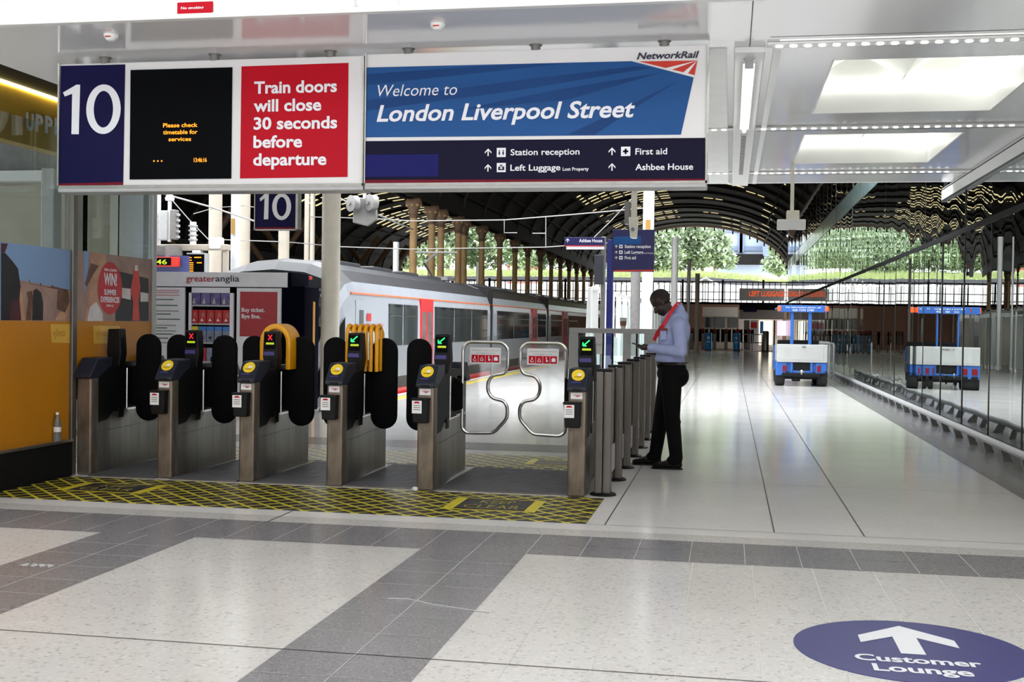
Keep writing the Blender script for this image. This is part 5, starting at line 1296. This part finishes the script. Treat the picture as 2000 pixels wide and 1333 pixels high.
# ================================================================== FAR END: bins, gates, shop front
BBL = mat('bin_blue', (30, 132, 206), .35, var=.05)
for k, px in enumerate((1383.5, 1438.5)):
    p = at(px, 684, 70.6)
    t = thing('blue_pillar', ['blue cylinder pillar bin nearest the man in front of the far gates', 'blue cylinder pillar bin nearest the cart in front of the far gates'][k], 'bin', (p.x, 70.6, 0), 'blue pillar bins', local=True)
    b = MB(); b.lathe([(.2, .06), (.2, 1.02), (.17, 1.06)], (0, 0, 0), BBL, 20); b.build('shell', t)
    b = MB(); b.lathe([(.21, 0), (.21, .06)], (0, 0, 0), BLACK, 20); b.build('foot', t)
    b = MB(); b.box(-.07, .07, -.205, -.17, .72, .84, SIGNW, .01); b.box(-.1, .1, -.205, -.16, .5, .54, SIGNW); b.build('white_mark', t, smooth=0)
YF = 74.0
proto = None
for k in range(6):
    p = at(1350 + 22.5 * k, 684, YF)
    lab = f'distant ticket gate at the far end, {ords[k]} from the man' if k else 'distant ticket gate at the far end, nearest the man'
    if proto is None:
        t = thing('far_ticket_gate', lab, 'ticket gate', (p.x, YF, 0), 'ticket gates at the far end', local=True); proto = t
        b = MB(); b.box(-.1, .1, 0, 1.6, 0, 1.0, GREYM, .02); b.build('cabinet', t, smooth=0)
        b = MB(); b.box(-.1, .1, -.02, .3, 1.0, 1.3, BLACK, .02); b.box(-.08, .08, -.025, -.01, 1.12, 1.26, SIGNR); b.build('display_post', t, smooth=0)
        for s_ in (-1, 1):
            b = MB(); b.prism([(s_ * .1, .5), (s_ * .31, .45), (s_ * .31, 1.3), (s_ * .1, 1.25)], 'y', .8, .86, PAD, .02); b.build('paddle', t, smooth=0)
    else: dup(proto, (p.x, YF, 0), lab)
t = thing('ticket_office', 'low cream fronted office with dark windows behind the far gates', 'office', (-1, 78, 0))
p0, p1 = at(1373, 640, 78), at(1440, 602, 78); z1 = p1.z
b = MB(); b.box(p0.x, p1.x, 78, 80, 0, z1, mat('office_beige', (190, 180, 164), .6, var=.08), .02); b.build('body', t, smooth=0)
b = MB(); b.box(p0.x - .05, p1.x + .05, 77.9, 78.1, at(1400, 619, 78).z, z1 + .05, mat('office_cream', (206, 200, 186), .6, var=.05)); b.build('fascia', t, smooth=0)
for (xa, xb) in ((1378, 1394), (1397, 1416), (1423, 1441)):
    a = at(xa, 640, 78); c_ = at(xb, 621, 78); b = MB(); b.box(a.x, c_.x, 77.95, 78.0, a.z, c_.z, TGLASS); b.build('window', t, smooth=0)
t = thing('luggage_shop', 'grey shop front with orange Left Luggage lettering at the far end', 'shop', (2, 76, 0))
YL_ = 76.0
p0, p1 = at(1443, 640, YL_), at(1541, 562, YL_)
b = MB(); b.box(p0.x, 3.36, YL_ - .3, YL_, at(1490, 588, YL_).z, at(1490, 564, YL_).z, mat('shop_sign_grey', (196, 194, 192), .6, var=.04), .02); b.build('sign_box', t, smooth=0)
b = MB(); wall_text(b, 'LEFT LUGGAGE', 1463, 579.5, 1533, 579.5, 10, YL_ - .3, mat('orange_letters', (240, 96, 48), .5, emit=.6), .03); b.build('lettering', t, smooth=0)
b = MB(); b.box(p0.x, 3.36, YL_ - .1, YL_ + .1, at(1490, 606, YL_).z, at(1490, 592, YL_).z, DARK); b.box(p0.x, 3.36, YL_ - .2, YL_, at(1490, 624, YL_).z, at(1490, 606, YL_).z, mat('shop_taupe', (150, 138, 132), .6, var=.08)); b.box(at(1452, 610, YL_).x, at(1478, 610, YL_).x, YL_ - .22, YL_ - .2, at(1490, 610, YL_).z, at(1490, 600, YL_).z, NAVYD); b.build('canopy', t, smooth=0)
b = MB(); b.box(p0.x, 3.36, YL_ + 2.0, YL_ + 2.2, 0, 2.8, mat('shop_back_wall', (200, 192, 180), .7, var=.1)); b.build('back_wall', t, smooth=0)
for (xa, xb, ya, yb, m_, nm) in ((1465, 1480, 686, 626, KW, 'white_partition'), (1452, 1464, 686, 626, mat('shop_taupe2', (128, 116, 108), .6, var=.1), 'taupe_partition'), (1466, 1478, 641, 630, LR, 'red_panel'), (1484, 1491, 652, 628, BBL, 'blue_panel'), (1510, 1514, 686, 626, BLACK, 'dark_post')):
    a = at(xa, ya, YL_); c_ = at(xb, yb, YL_); b = MB(); b.box(a.x, c_.x, YL_ - .15 - (.06 if 'panel' in nm else 0), YL_ - .05, max(0, a.z), c_.z, m_); b.build(nm, t, smooth=0)
a = at(1482, 680, YL_ + 1.9); c_ = at(1508, 627, YL_ + 1.9); b = MB(); b.box(a.x, c_.x, YL_ + 1.9, YL_ + 2, .3, c_.z, mat('lit_shop_interior', (255, 244, 220), .5, emit=1.2)); b.build('lit_interior_panel', t, smooth=0)  # glowing panel stands in for the bright shop interior
a = at(1517, 680, YL_ + 1.9); c_ = at(1536, 627, YL_ + 1.9); b = MB(); b.box(a.x, c_.x, YL_ + 1.9, YL_ + 2, .9, c_.z, mat('lit_poster', (220, 190, 214), .5, emit=.8)); b.build('lit_poster', t, smooth=0)
p = at(1495, 685, 70.8)
t = thing('steel_bin', 'cylindrical steel litter bin by the far shop front', 'bin', (p.x, 70.8, 0), local=True)
b = MB(); b.lathe([(.19, 0), (.19, 1.15), (.15, 1.22)], (0, 0, 0), STEEL, 20); b.build('shell', t); b = MB(); b.lathe([(.2, 0), (.2, .06)], (0, 0, 0), BLACK, 20); b.build('foot', t)
t = thing('queue_rail', 'low steel rail fence standing before the far shop front', 'rail', (1.2, 71.5, 0))
xa, xb = at(1450, 684, 71.5).x, at(1488, 684, 71.5).x
b = MB(); b.tube([(xa, 71.5, 1.0), (xb, 71.5, 1.0)], .03, STEELC, 8); b.tube([(xa, 71.5, .5), (xb, 71.5, .5)], .03, STEELC, 8); b.build('rails', t)
for x in (xa, (xa + xb) / 2, xb): b = MB(); b.tube([(x, 71.5, 0), (x, 71.5, 1.0)], .035, STEELC, 8); b.build('post', t)

# terrace railing, grass bank, trees and buildings outside
t = thing('terrace_railing', 'black railing along the top of the brick wall under the far arches', 'railing', (-9, 84, 3.15))
b = MB(); b.box(-26, 9, 84.1, 84.2, 4.55, 4.63, IRON); b.box(-26, 9, 84.1, 84.2, 3.3, 3.36, IRON); b.box(-26, 9, 84.1, 84.2, 3.85, 3.9, IRON); b.build('rails', t, smooth=0)
b = MB()
for k in range(90): b.box(-25.82 + .385 * k, -25.76 + .385 * k, 84.12, 84.18, 3.15, 4.6, IRON)
b.build('bars', t, smooth=0)
for k in range(13): b = MB(); b.box(-25.8 + 2.8 * k, -25.65 + 2.8 * k, 84.05, 84.2, 3.15, 4.75, IRON); b.build('post', t, smooth=0)
g = MB()
nx, ny_ = 60, 10
vs = []; fs = []
rr = random.Random(8)
for j in range(ny_ + 1):
    for i in range(nx + 1):
        x = -42 + 58 * i / nx; y = 97 + 22 * j / ny_
        hump = 1.0 if x < -2 else max(0, 1 - ((x + 2) / 9.5) ** 1.4)
        z = 4.6 + hump * (.75 + .85 * min(1, j / 3)) + .05 * rr.random()
        vs.append((x, y, z))
for j in range(ny_):
    for i in range(nx): a = j * (nx + 1) + i; fs.append((a, a + 1, a + nx + 2, a + nx + 1))
g.add(vs, fs, GRASS); struct(g.build('landscape'))
g = MB(); FD = mat('roof_edge_dark', (74, 74, 78), .6, var=.1)
for i in range(nx):
    (xa, ya, za), (xb, yb, zb_2) = vs[i], vs[i + 1]
    g.add([(xa, 96.9, za + .02), (xb, 96.9, zb_2 + .02), (xb, 96.9, zb_2 - .42), (xa, 96.9, za - .42), (xa, 97.3, za - .42), (xb, 97.3, zb_2 - .42)], [(0, 1, 2, 3), (3, 2, 5, 4)], FD)
struct(g.build('terrace_roof_edge', smooth=0))
g = MB(); rr = random.Random(9)
for k in range(5000):
    x = rr.uniform(-40, 7); y = 97.1 + rr.random() * 3.4
    hump = 1.0 if x < -2 else max(0, 1 - ((x + 2) / 9.5) ** 1.4)
    z = 4.55 + hump * (.75 + .85 * min(1, (y - 97) / 6.6)); w = .06; h = rr.uniform(.25, .6); dx = rr.uniform(-.15, .15)
    g.poly([(x - w, y, z), (x + w, y, z), (x + dx, y - .1, z + h)], GRASS)
o = g.build('grass', smooth=0); o['kind'] = 'stuff'; tag(o, 'pale green long grass on the bank beyond the railing', 'grass')
def tree(name, lab, x, y, z, h, w, m, n, seed):
    t = thing(name, lab, 'tree', (x, y, z), 'trees beyond the arches', local=True); rr = random.Random(seed)
    b = MB(); b.tube([(0, 0, -.2), (rr.uniform(-.1, .1), 0, h * .4), (rr.uniform(-.2, .2), 0, h * .8)], [.12, .09, .04], BARK, 7)
    cl = []
    for k in range(9):
        a = rr.uniform(0, 2 * PI); zz = h * rr.uniform(.3, .85); rad = w * rr.uniform(.25, .6) * (1.15 - zz / h)
        e = (rad * math.cos(a), rad * math.sin(a), zz + .5); b.tube([(0, 0, zz - .6), e], [.05, .02], BARK, 5); cl.append(e)
    b.build('trunk', t)
    b = MB(); cl += [(0, 0, h * .9), (0, 0, h * .65), (0, 0, h * .45)]
    for k in range(n):
        c_ = rr.choice(cl); s_ = w * .36
        while True:
            p = Vector((rr.uniform(-1, 1), rr.uniform(-1, 1), rr.uniform(-1, 1)))
            if p.length < 1: break
        p = Vector(c_) + p * s_; d = Vector((rr.uniform(-1, 1), rr.uniform(-1, 1), rr.uniform(-.6, .6))).normalized(); u = d.cross(Vector((0, 0, 1))).normalized()
        L = rr.uniform(.16, .34); b.poly([p - d * L, p + u * L * .5, p + d * L, p - u * L * .5], m)
    b.build('foliage', t, smooth=0)
TR = [(1285, 4.6, 3.2), (1312, 6.2, 3.0), (1345, 6.6, 3.4), (1372, 6.4, 3.2), (1395, 5.4, 2.6), (1520, 4.2, 2.4), (1255, 5.4, 3.6), (1215, 6.0, 3.6), (1160, 6.2, 3.8), (1110, 6.2, 4), (1060, 6.4, 4), (1010, 5.6, 3.6), (965, 6.6, 3.8), (920, 6.6, 3.6), (875, 6.4, 3.6), (835, 6.2, 3.6), (795, 5.6, 3.2)]
TL = ['pale bushy tree beside the blue direction sign', 'tall pale tree behind the white mast and the man', 'tall pale birch under the crown of the far arch', 'pale birch next to the tall one under the far arch', 'slim pale tree next to the glass building beyond the arch', 'small pale tree at the foot of the far arch by the glass wall',
      'leafy tree hidden partly by the blue direction sign', 'leafy tree behind the Ashbee House sign', 'leafy tree behind the farthest ochre columns', 'leafy tree behind the tenth to thirteenth ochre columns', 'leafy tree behind the ninth and tenth ochre columns', 'leafy tree behind the eighth ochre column and brick house', 'leafy tree behind the sixth and seventh ochre columns', 'leafy tree behind the fifth and sixth ochre columns', 'leafy tree behind the third and fourth ochre columns', 'leafy tree behind the nearest two ochre columns', 'leafy tree at the edge of the farther arch']
for k, ((px, h, w), lab) in enumerate(zip(TR, TL)):
    Y = 103 + (k * 37 % 7); p = at(px, 560, Y); tree('birch_tree' if k < 6 else 'leafy_tree', lab, p.x, Y, 4.9, h, w, LEAF if k < 6 else LEAF2, 3400, 40 + k)
# buildings
t = thing('glass_office_building', 'pale glass office block seen through the far arch beyond the trees', 'building', (2, 135, 0))
OG = mat('office_glass_pale', (140, 152, 166), .5, var=.06); OF = mat('office_steel_blue', (96, 110, 138), .5, var=.05)
p0, p1 = at(1400, 490, 135), at(1512, 400, 135)
b = MB(); b.box(p0.x, p1.x + 2, 135, 145, 0, p1.z + 6, OG); b.build('curtain_wall', t, smooth=0)
for px in (1446, 1449, 1500): a = at(px, 470, 135); b = MB(); b.box(a.x - .25, a.x + .25, 134.7, 135, at(px, 494, 135).z, p1.z + 6, OF); b.build('pier', t, smooth=0)
for y in (486, 450, 420): z = at(1450, y, 135).z; b = MB(); b.box(p0.x, p1.x, 134.8, 135, z - .25, z + .25, OF); b.build('floor_band', t, smooth=0)
b = MB(); a = at(1404, 517, 134); c_ = at(1492, 497, 134); b.box(a.x, c_.x, 133.5, 134.5, a.z, c_.z, DARK); b.build('dark_undercroft', t, smooth=0)
b = MB(); a = at(1490, 500, 134); c_ = at(1505, 470, 134); b.prism([(a.x, a.z), (a.x + .8, a.z - .3), (c_.x + .9, c_.z + 1.5), (c_.x - 1.2, c_.z + 3)], 'y', 133, 133.6, OF); b.build('slanting_strut', t, smooth=0)
t = thing('red_brick_house', 'red brick building with white windows behind the middle ochre columns', 'building', (-25, 125, 0))
p0, p1 = at(990, 545, 125), at(1032, 508, 125)
b = MB(); b.box(p0.x, p1.x, 125, 132, 0, p1.z, mat('red_brick', (176, 92, 80), .8, var=.15, scale=6)); b.build('brick_wall', t, smooth=0)
b = MB(); b.box(p0.x - .3, p1.x + .3, 124.8, 132, p1.z, p1.z + .9, mat('slate_dark', (60, 62, 72), .7)); b.box(p0.x, p1.x, 124.9, 125.2, p1.z - .3, p1.z, SIGNW); b.build('roof', t, smooth=0)
for px in (997, 1006, 1016, 1025): a = at(px, 530, 125); c_ = at(px + 4, 519, 125); b = MB(); b.box(a.x, c_.x, 124.9, 125, a.z, c_.z, SIGNW); b.build('window', t, smooth=0)
t = thing('blue_grey_office', 'pale blue office block seen between the middle columns above the brick house', 'building', (-25, 150, 0))
p0, p1 = at(985, 540, 150), at(1050, 455, 150)
b = MB(); b.box(p0.x, p1.x, 150, 160, 0, p1.z, mat('office_pale_blue', (176, 188, 214), .5, var=.08)); b.build('wall_panel', t, smooth=0)
for k in range(4): z = p1.z - 1.2 - 1.5 * k; b = MB(); b.box(p0.x, p1.x, 149.9, 150, z, z + .6, OF); b.build('window_band', t, smooth=0)
# pale boulder-like sculpture
p = at(1505, 524, 99)
b = MB(); bm = bmesh.new(); bmesh.ops.create_icosphere(bm, subdivisions=3, radius=1); rr = random.Random(3)
for v in bm.verts: v.co = Vector((v.co.x * .85, v.co.y * .6, v.co.z * .55)) * (1 + .12 * math.sin(5 * v.co.x + 3 * v.co.z)); v.co += Vector((p.x, 99, 5.25))
b.bm(bm, mat('pale_stone', (212, 206, 206), .8, var=.15, scale=3)); tag(b.build('boulder', smooth=60), 'pale rounded boulder on the grass bank by the glass wall', 'rock')
t = thing('white_parasol', 'white parasol standing behind the terrace railing past the man', 'parasol', (at(1378, 545, 86).x, 86, 3.15), local=True)
b = MB(); b.lathe([(1.0, 1.35), (.5, 1.6), (.02, 1.85)], (0, 0, 0), SIGNW, 12); b.build('canopy', t); b = MB(); b.tube([(0, 0, 0), (0, 0, 1.6)], .03, GREYL, 8); b.build('pole', t); b = MB(); b.lathe([(.3, 0), (.3, .06)], (0, 0, 0), GREYM, 16); b.build('base', t)

# ================================================================== UPPER LEFT SHOP FRONT
struct_front = t = structure('wall_front', (-9, 14, 0))
XL = -8.3
zt = atx(0, 155, XL).z; zb = atx(60, 285, XL).z
b = MB(); b.box(XL - .2, XL, 8.6, 15.2, zb, zt, GOLD); b.build('gold_bulkhead', t, smooth=0)
b = MB(); b.box(XL, XL + .03, 8.6, 15.2, zt - .03, zt, mat('warm_cove_lamp', (255, 236, 150), .5, emit=9)); b.build('cove_lamp', t, smooth=0)
b = MB(); b.box(XL - .3, -6.68, 8.6, 15.2, zt + .0, zt + .1, DARK); b.box(-6.68, -6.63, 8.6, 19, 3.8, 5.2, DARK); b.build('soffit', t, smooth=0)
b = MB(); b.box(-14, -6.8, 15.2, 15.4, 3.5, zt, mat('shop_upper_grey', (140, 138, 134), .6, var=.1)); b.box(-14, XL, 15.0, 15.2, zb - .15, zb, WHITE); b.build('lintel', t, smooth=0)
WB = mat('beige_plaster', (186, 180, 166), .8, var=.08, scale=2)
b = MB(); b.box(-14, -9.3, 15.5, 15.7, 0, 3.5, WB); b.build('plaster', t, smooth=0)
p = at(100, 430, 14.6); b = MB(); b.box(p.x - .1, p.x + .1, 14.5, 14.7, 0, 3.5, GREYL, .02); b.build('pier', t, smooth=0)
for xa, xb, yy, mm in ((232, 262, 16.5, KW), (268, 290, 17.2, GREYL), (170, 214, 18.5, WB)):
    a = at(xa, 430, yy); c_ = at(xb, 430, yy); b = MB(); b.box(a.x, c_.x, yy, yy + .3, 0, 5.1, mm, .02); b.build('pilaster', struct_front, smooth=0)
t = thing('raised_letters', 'raised pale letters reading UPPE on the gold bulkhead', 'lettering', (XL, 12.5, 4))
LT = mat('pale_letters', (214, 220, 222), .4, var=.03)
for k, ch in enumerate('UPPER'):
    a = atx(46 + 18.5 * k, 252 + k * 3, XL); c_ = atx(60 + 18.5 * k, 252 + k * 3, XL)
    q = MB(); vs, fs = text_geo(ch, .03); x0 = min(v[0] for v in vs); x1 = max(v[0] for v in vs); s_ = (c_.y - a.y) / (x1 - x0); hv = .21 / cap_h(.03, 0)
    for d in (.03, .04): q.add([(XL + d, a.y + (v[0] - x0) * s_, a.z + v[1] * hv) for v in vs], fs, LT)
    q.build('letter', t, smooth=0)

# ================================================================== THE MAN
MX, MY = 0.0, 0.0
P = thing('person', 'standing man in pale blue shirt, black trousers and red lanyard looking at his phone', 'person', (-.6, 12.25, 0))
# body skin: head, neck, trunk, hands and legs as one surface
b = MB()
hc = Vector((-.70, 12.22, 1.712)); tilt = math.radians(40)
cr = Vector((-math.sin(tilt), 0, math.cos(tilt))); fw = Vector((-math.cos(tilt), 0, -math.sin(tilt)))
def H(f_, u_, s_=0.0): return hc + fw * f_ + cr * u_ + Vector((0, s_, 0))
MH = Matrix.Translation(hc) @ Matrix((fw, Vector((0, 1, 0)), cr)).transposed().to_4x4()
b.ball((-.015, 0, .038), (.107, .083, .1), SKIN, 24, 16, MH)          # cranium
b.ball((.028, 0, -.035), (.068, .062, .085), SKIN, 20, 14, MH)          # face
b.ball((.052, 0, -.098), (.036, .036, .03), SKIN, 14, 10, MH)           # chin
b.ball((-.005, 0, -.07), (.06, .055, .045), SKIN, 14, 10, MH)           # jaw
b.capsule(MH @ Vector((.092, 0, -.005)), MH @ Vector((.108, 0, -.04)), .011, .017, SKIN, 10)   # nose
for s_ in (-1, 1):
    b.ball((.098, s_ * .014, -.045), (.01, .01, .008), SKIN, 8, 6, MH)
    b.capsule(MH @ Vector((.082, s_ * .03, .024)), MH @ Vector((.085, s_ * .012, .02)), .012, .011, SKIN, 8)  # brow
    b.ball((-.012, s_ * .078, -.015), (.022, .012, .034), SKIN, 12, 8, MH)      # ear
    b.ball((.06, s_ * .04, -.035), (.025, .022, .02), SKIN, 10, 8, MH)         # cheek
b.capsule(MH @ Vector((.094, -.018, -.073)), MH @ Vector((.094, .018, -.073)), .009, .009, SKIN, 8)    # lips
b.capsule(MH @ Vector((.09, -.015, -.084)), MH @ Vector((.09, .015, -.084)), .009, .009, SKIN, 8)
b.capsule((-.655, 12.22, 1.66), (-.565, 12.22, 1.555), .062, .068, SKIN)       # neck
b.capsule((-.57, 12.22, 1.50), (-.585, 12.22, 1.12), .115, .12, SKIN)            # inner trunk
for s_, y in ((-1, 12.05), (1, 12.39)): b.capsule((-.56, 12.22, 1.48), (-.52, y, 1.48), .09, .06, SKIN)
arms = {-1: [(-.50, 12.02, 1.48), (-.475, 11.985, 1.215), (-.79, 12.07, 1.245)], 1: [(-.54, 12.42, 1.48), (-.53, 12.47, 1.22), (-.80, 12.33, 1.245)]}
for s_, (a, e, w) in arms.items(): b.capsule(a, e, .05, .042, SKIN); b.capsule(e, w, .042, .027, SKIN)
legs = {-1: [(-.585, 12.13, 1.0), (-.565, 12.12, .54), (-.515, 12.12, .09)], 1: [(-.60, 12.31, 1.0), (-.685, 12.36, .56), (-.745, 12.42, .10)]}
for s_, (a, k, f_) in legs.items(): b.capsule(a, k, .085, .06, SKIN); b.capsule(k, f_, .055, .04, SKIN); b.capsule(f_, (f_[0] - .16, f_[1], .045), .035, .03, SKIN)
b.ball((-.585, 12.22, 1.03), (.13, .17, .12), SKIN, 16, 10)
# hands: palm plus five curled fingers each; near hand holds the phone, far hand taps
def hand(w, d, side, pn, curl):
    """w wrist, d pointing direction, pn palm normal"""
    w = Vector(w); d = Vector(d).normalized(); pn = Vector(pn).normalized(); s = d.cross(pn).normalized() * side
    for k in range(5): b.ball((w + d * (.012 + .017 * k))[:], (.024, .024, .024), SKIN, 10, 8)
    for k in (-1, 0, 1): b.capsule((w + d * .02 + s * .016 * k)[:], (w + d * .085 + s * .023 * k)[:], .017, .014, SKIN, 10)
    for k, L in enumerate((.068, .078, .074, .058)):
        p = w + d * .088 + s * (.031 - .0205 * k); a0 = curl * .35
        for seg, fr in enumerate((.42, .33, .25)):
            a = a0 + curl * seg * .75; q = p + (d * math.cos(a) + pn * math.sin(a)) * L * fr
            b.capsule(p[:], q[:], .0095 - .001 * seg, .0085 - .001 * seg, SKIN, 8); p = q
    p = w + d * .03 + s * .03; q = p + (d * .6 + s * .7 + pn * .35).normalized() * .038; r = q + (d * .85 + s * .25 + pn * .45).normalized() * .032
    b.capsule(p[:], q[:], .0135, .0115, SKIN, 8); b.capsule(q[:], r[:], .0115, .009, SKIN, 8)
hand((-.80, 12.075, 1.242), (-.97, .16, -.02), 1, (.05, .2, .95), .75)
hand((-.805, 12.325, 1.25), (-.9, -.38, .12), -1, (-.1, -.25, -.9), .55)
body = remeshed('body', b, .0065, SKIN, P, 5)
# eyes and hair
b = MB()
for s_ in (-1, 1): b.ball((.083, s_ * .03, .004), (.01, .014, .008), mat('eye_white', (190, 180, 170), .3), 10, 8, MH); b.ball((.091, s_ * .03, .001), (.004, .006, .006), BLACK, 8, 6, MH)
b.build('eyes', body)
b = MB(); bm = bmesh.new(); bmesh.ops.create_uvsphere(bm, u_segments=28, v_segments=18, radius=1)
bmesh.ops.delete(bm, geom=[v for v in bm.verts if v.co.z < -.35 or (v.co.x > .55 and v.co.z < .5) or (v.co.x > .0 and v.co.z < .05)], context='VERTS')
for v in bm.verts: v.co = Vector((-.015 + v.co.x * .109, v.co.y * .085, .038 + v.co.z * .1022))
b.bm(bm, HAIR, MH); b.build('hair', body, smooth=60)
# shirt
b = MB()
tr = [(-.585, 1.085, .145, .165), (-.60, 1.16, .148, .17), (-.595, 1.25, .142, .175), (-.58, 1.35, .15, .19), (-.56, 1.44, .148, .195), (-.535, 1.52, .115, .175), (-.545, 1.57, .085, .115)]
for (x, z, rx, ry), (x2, z2_, rx2, ry2) in zip(tr, tr[1:]):
    for k in range(3):
        u = k / 3; b.ball((x + (x2 - x) * u, 12.22, z + (z2_ - z) * u), (rx + (rx2 - rx) * u, ry + (ry2 - ry) * u, .075), SHIRT, 20, 10)
b.ball((-.50, 12.22, 1.56), (.085, .13, .085), SHIRT, 16, 10); b.ball((-.515, 12.22, 1.635), (.06, .085, .065), SHIRT, 16, 10)
b.ball((-.465, 12.22, 1.42), (.07, .15, .14), SHIRT, 16, 10)
b.ball((-.64, 12.22, 1.13), (.12, .14, .07), SHIRT, 16, 10)
for s_, (a, e, w) in arms.items():
    a2 = (a[0] - .01, a[1], a[2] - .01); b.capsule(a2, e, .078, .058, SHIRT); b.capsule(e, w, .06, .044, SHIRT); b.capsule((-.55, 12.22, 1.5), a2, .10, .078, SHIRT)
    rr = random.Random(s_ + 3)
    for k in range(5):
        u = .15 + .18 * k; p = Vector(e).lerp(Vector(w), u); b.ball((p.x, p.y, p.z), (.03, .058 - .012 * u, .062 - .014 * u), SHIRT, 10, 8)
shirt = remeshed('shirt', b, .009, SHIRT, P, 4)
b = MB(); b.tube([(-.50, 12.22, 1.695), (-.53, 12.145, 1.685), (-.60, 12.135, 1.61), (-.66, 12.16, 1.55), (-.685, 12.2, 1.51), (-.685, 12.24, 1.51), (-.66, 12.28, 1.55), (-.60, 12.305, 1.61), (-.53, 12.295, 1.685)], .02, SHIRT, 8, closed=True); b.build('collar', shirt)
for s_, (a, e, w) in arms.items():
    b = MB(); d = (Vector(w) - Vector(e)).normalized(); b.tube([(Vector(w) - d * .025)[:], (Vector(w) + d * .018)[:]], [.045, .041], SHIRT, 14); b.build('cuff', shirt)
b = MB(); b.box(-.695, -.63, 12.015, 12.035, 1.33, 1.42, SHIRT, .004); b.build('chest_pocket', shirt, smooth=0)
# trousers
b = MB()
b.ball((-.585, 12.22, 1.06), (.155, .175, .07), TROUS, 20, 10); b.ball((-.575, 12.22, .98), (.16, .185, .13), TROUS, 20, 12); b.ball((-.515, 12.21, .955), (.115, .16, .12), TROUS, 18, 12)
for s_, (a, k, f_) in legs.items():
    b.capsule(a, k, .12, .083, TROUS); b.capsule(k, (f_[0] - .0, f_[1], f_[2] + .03), .083, .068, TROUS); b.ball((f_[0] - .02, f_[1], .09), (.085, .066, .055), TROUS, 14, 8)
    p = Vector(k); b.ball((p.x + .01, p.y, p.z - .05), (.085, .078, .05), TROUS, 12, 8)
trou = remeshed('trousers', b, .011, TROUS, P, 4)
b = MB(); n = 28; b.tube([(-.587 + .158 * math.cos(2 * PI * k / n), 12.22 + .177 * math.sin(2 * PI * k / n), 1.088) for k in range(n)], .017, BLACKG, 6, closed=True); b.build('belt', P)
for s_, (a, k, f_) in legs.items():
    b = MB(); x, y = f_[0], f_[1]
    b.ball((x + .0, y, .05), (.065, .045, .05), SHOE, 14, 10); b.ball((x - .09, y, .042), (.10, .046, .04), SHOE, 14, 10); b.ball((x - .175, y, .033), (.075, .045, .032), SHOE, 14, 10)
    q = remeshed('shoe', b, .008, SHOE, P, 4)
    c2 = MB(); out = [(x + .068 * math.cos(t_), y + .044 * math.sin(t_)) for t_ in [PI * (-.5 + j / 8) for j in range(9)]] + [(x - .18 + .075 * math.cos(t_), y + .046 * math.sin(t_)) for t_ in [PI * (.5 + j / 8) for j in range(9)]]
    c2.prism(out, 'z', .0, .016, BLACK); c2.build('sole', q, smooth=0)
# lanyard
def strap(pts, w, m, nm, par):
    b = MB(); P_ = [Vector(p) for p in pts]
    for i in range(len(P_) - 1):
        d = (P_[i + 1] - P_[i]).normalized(); s = d.cross(Vector((0, -1, .25))).normalized() * w
        n_ = d.cross(s).normalized() * .002
        b.add([P_[i] - s, P_[i] + s, P_[i + 1] + s, P_[i + 1] - s, P_[i] - s + n_, P_[i] + s + n_, P_[i + 1] + s + n_, P_[i + 1] - s + n_], [(0, 1, 2, 3), (4, 7, 6, 5), (0, 4, 5, 1), (1, 5, 6, 2), (2, 6, 7, 3), (3, 7, 4, 0)], m)
    return b.build(nm, par, smooth=0)
ly = strap([(-.515, 12.17, 1.715), (-.54, 12.12, 1.69), (-.59, 12.085, 1.62), (-.63, 12.07, 1.55), (-.665, 12.065, 1.48), (-.70, 12.085, 1.41), (-.745, 12.13, 1.36), (-.765, 12.16, 1.32)], .018, LANY, 'lanyard', P)
strap([(-.515, 12.27, 1.715), (-.59, 12.34, 1.62), (-.68, 12.33, 1.50), (-.745, 12.25, 1.40), (-.765, 12.19, 1.33)], .012, LANY, 'strap', ly)
b = MB(); b.box(-.705, -.625, 12.03, 12.042, 1.39, 1.45, mat('dark_red_badge', (120, 14, 26), .4), .004); b.build('badge', ly, smooth=0)
# phone resting in his near hand
ph = thing('mobile_phone', 'black mobile phone held in both hands by the man', 'phone', (-.91, 12.12, 1.27), local=True)
b = MB(); b.box(-.075, .075, -.037, .037, -.005, .005, BLACKG, .003); o = b.build('phone_body', ph, smooth=0)
b = MB(); b.box(-.068, .068, -.033, .033, .005, .0056, SCREEN); b.build('phone_screen', ph, smooth=0)
ph.rotation_euler = (0, .25, -.2)
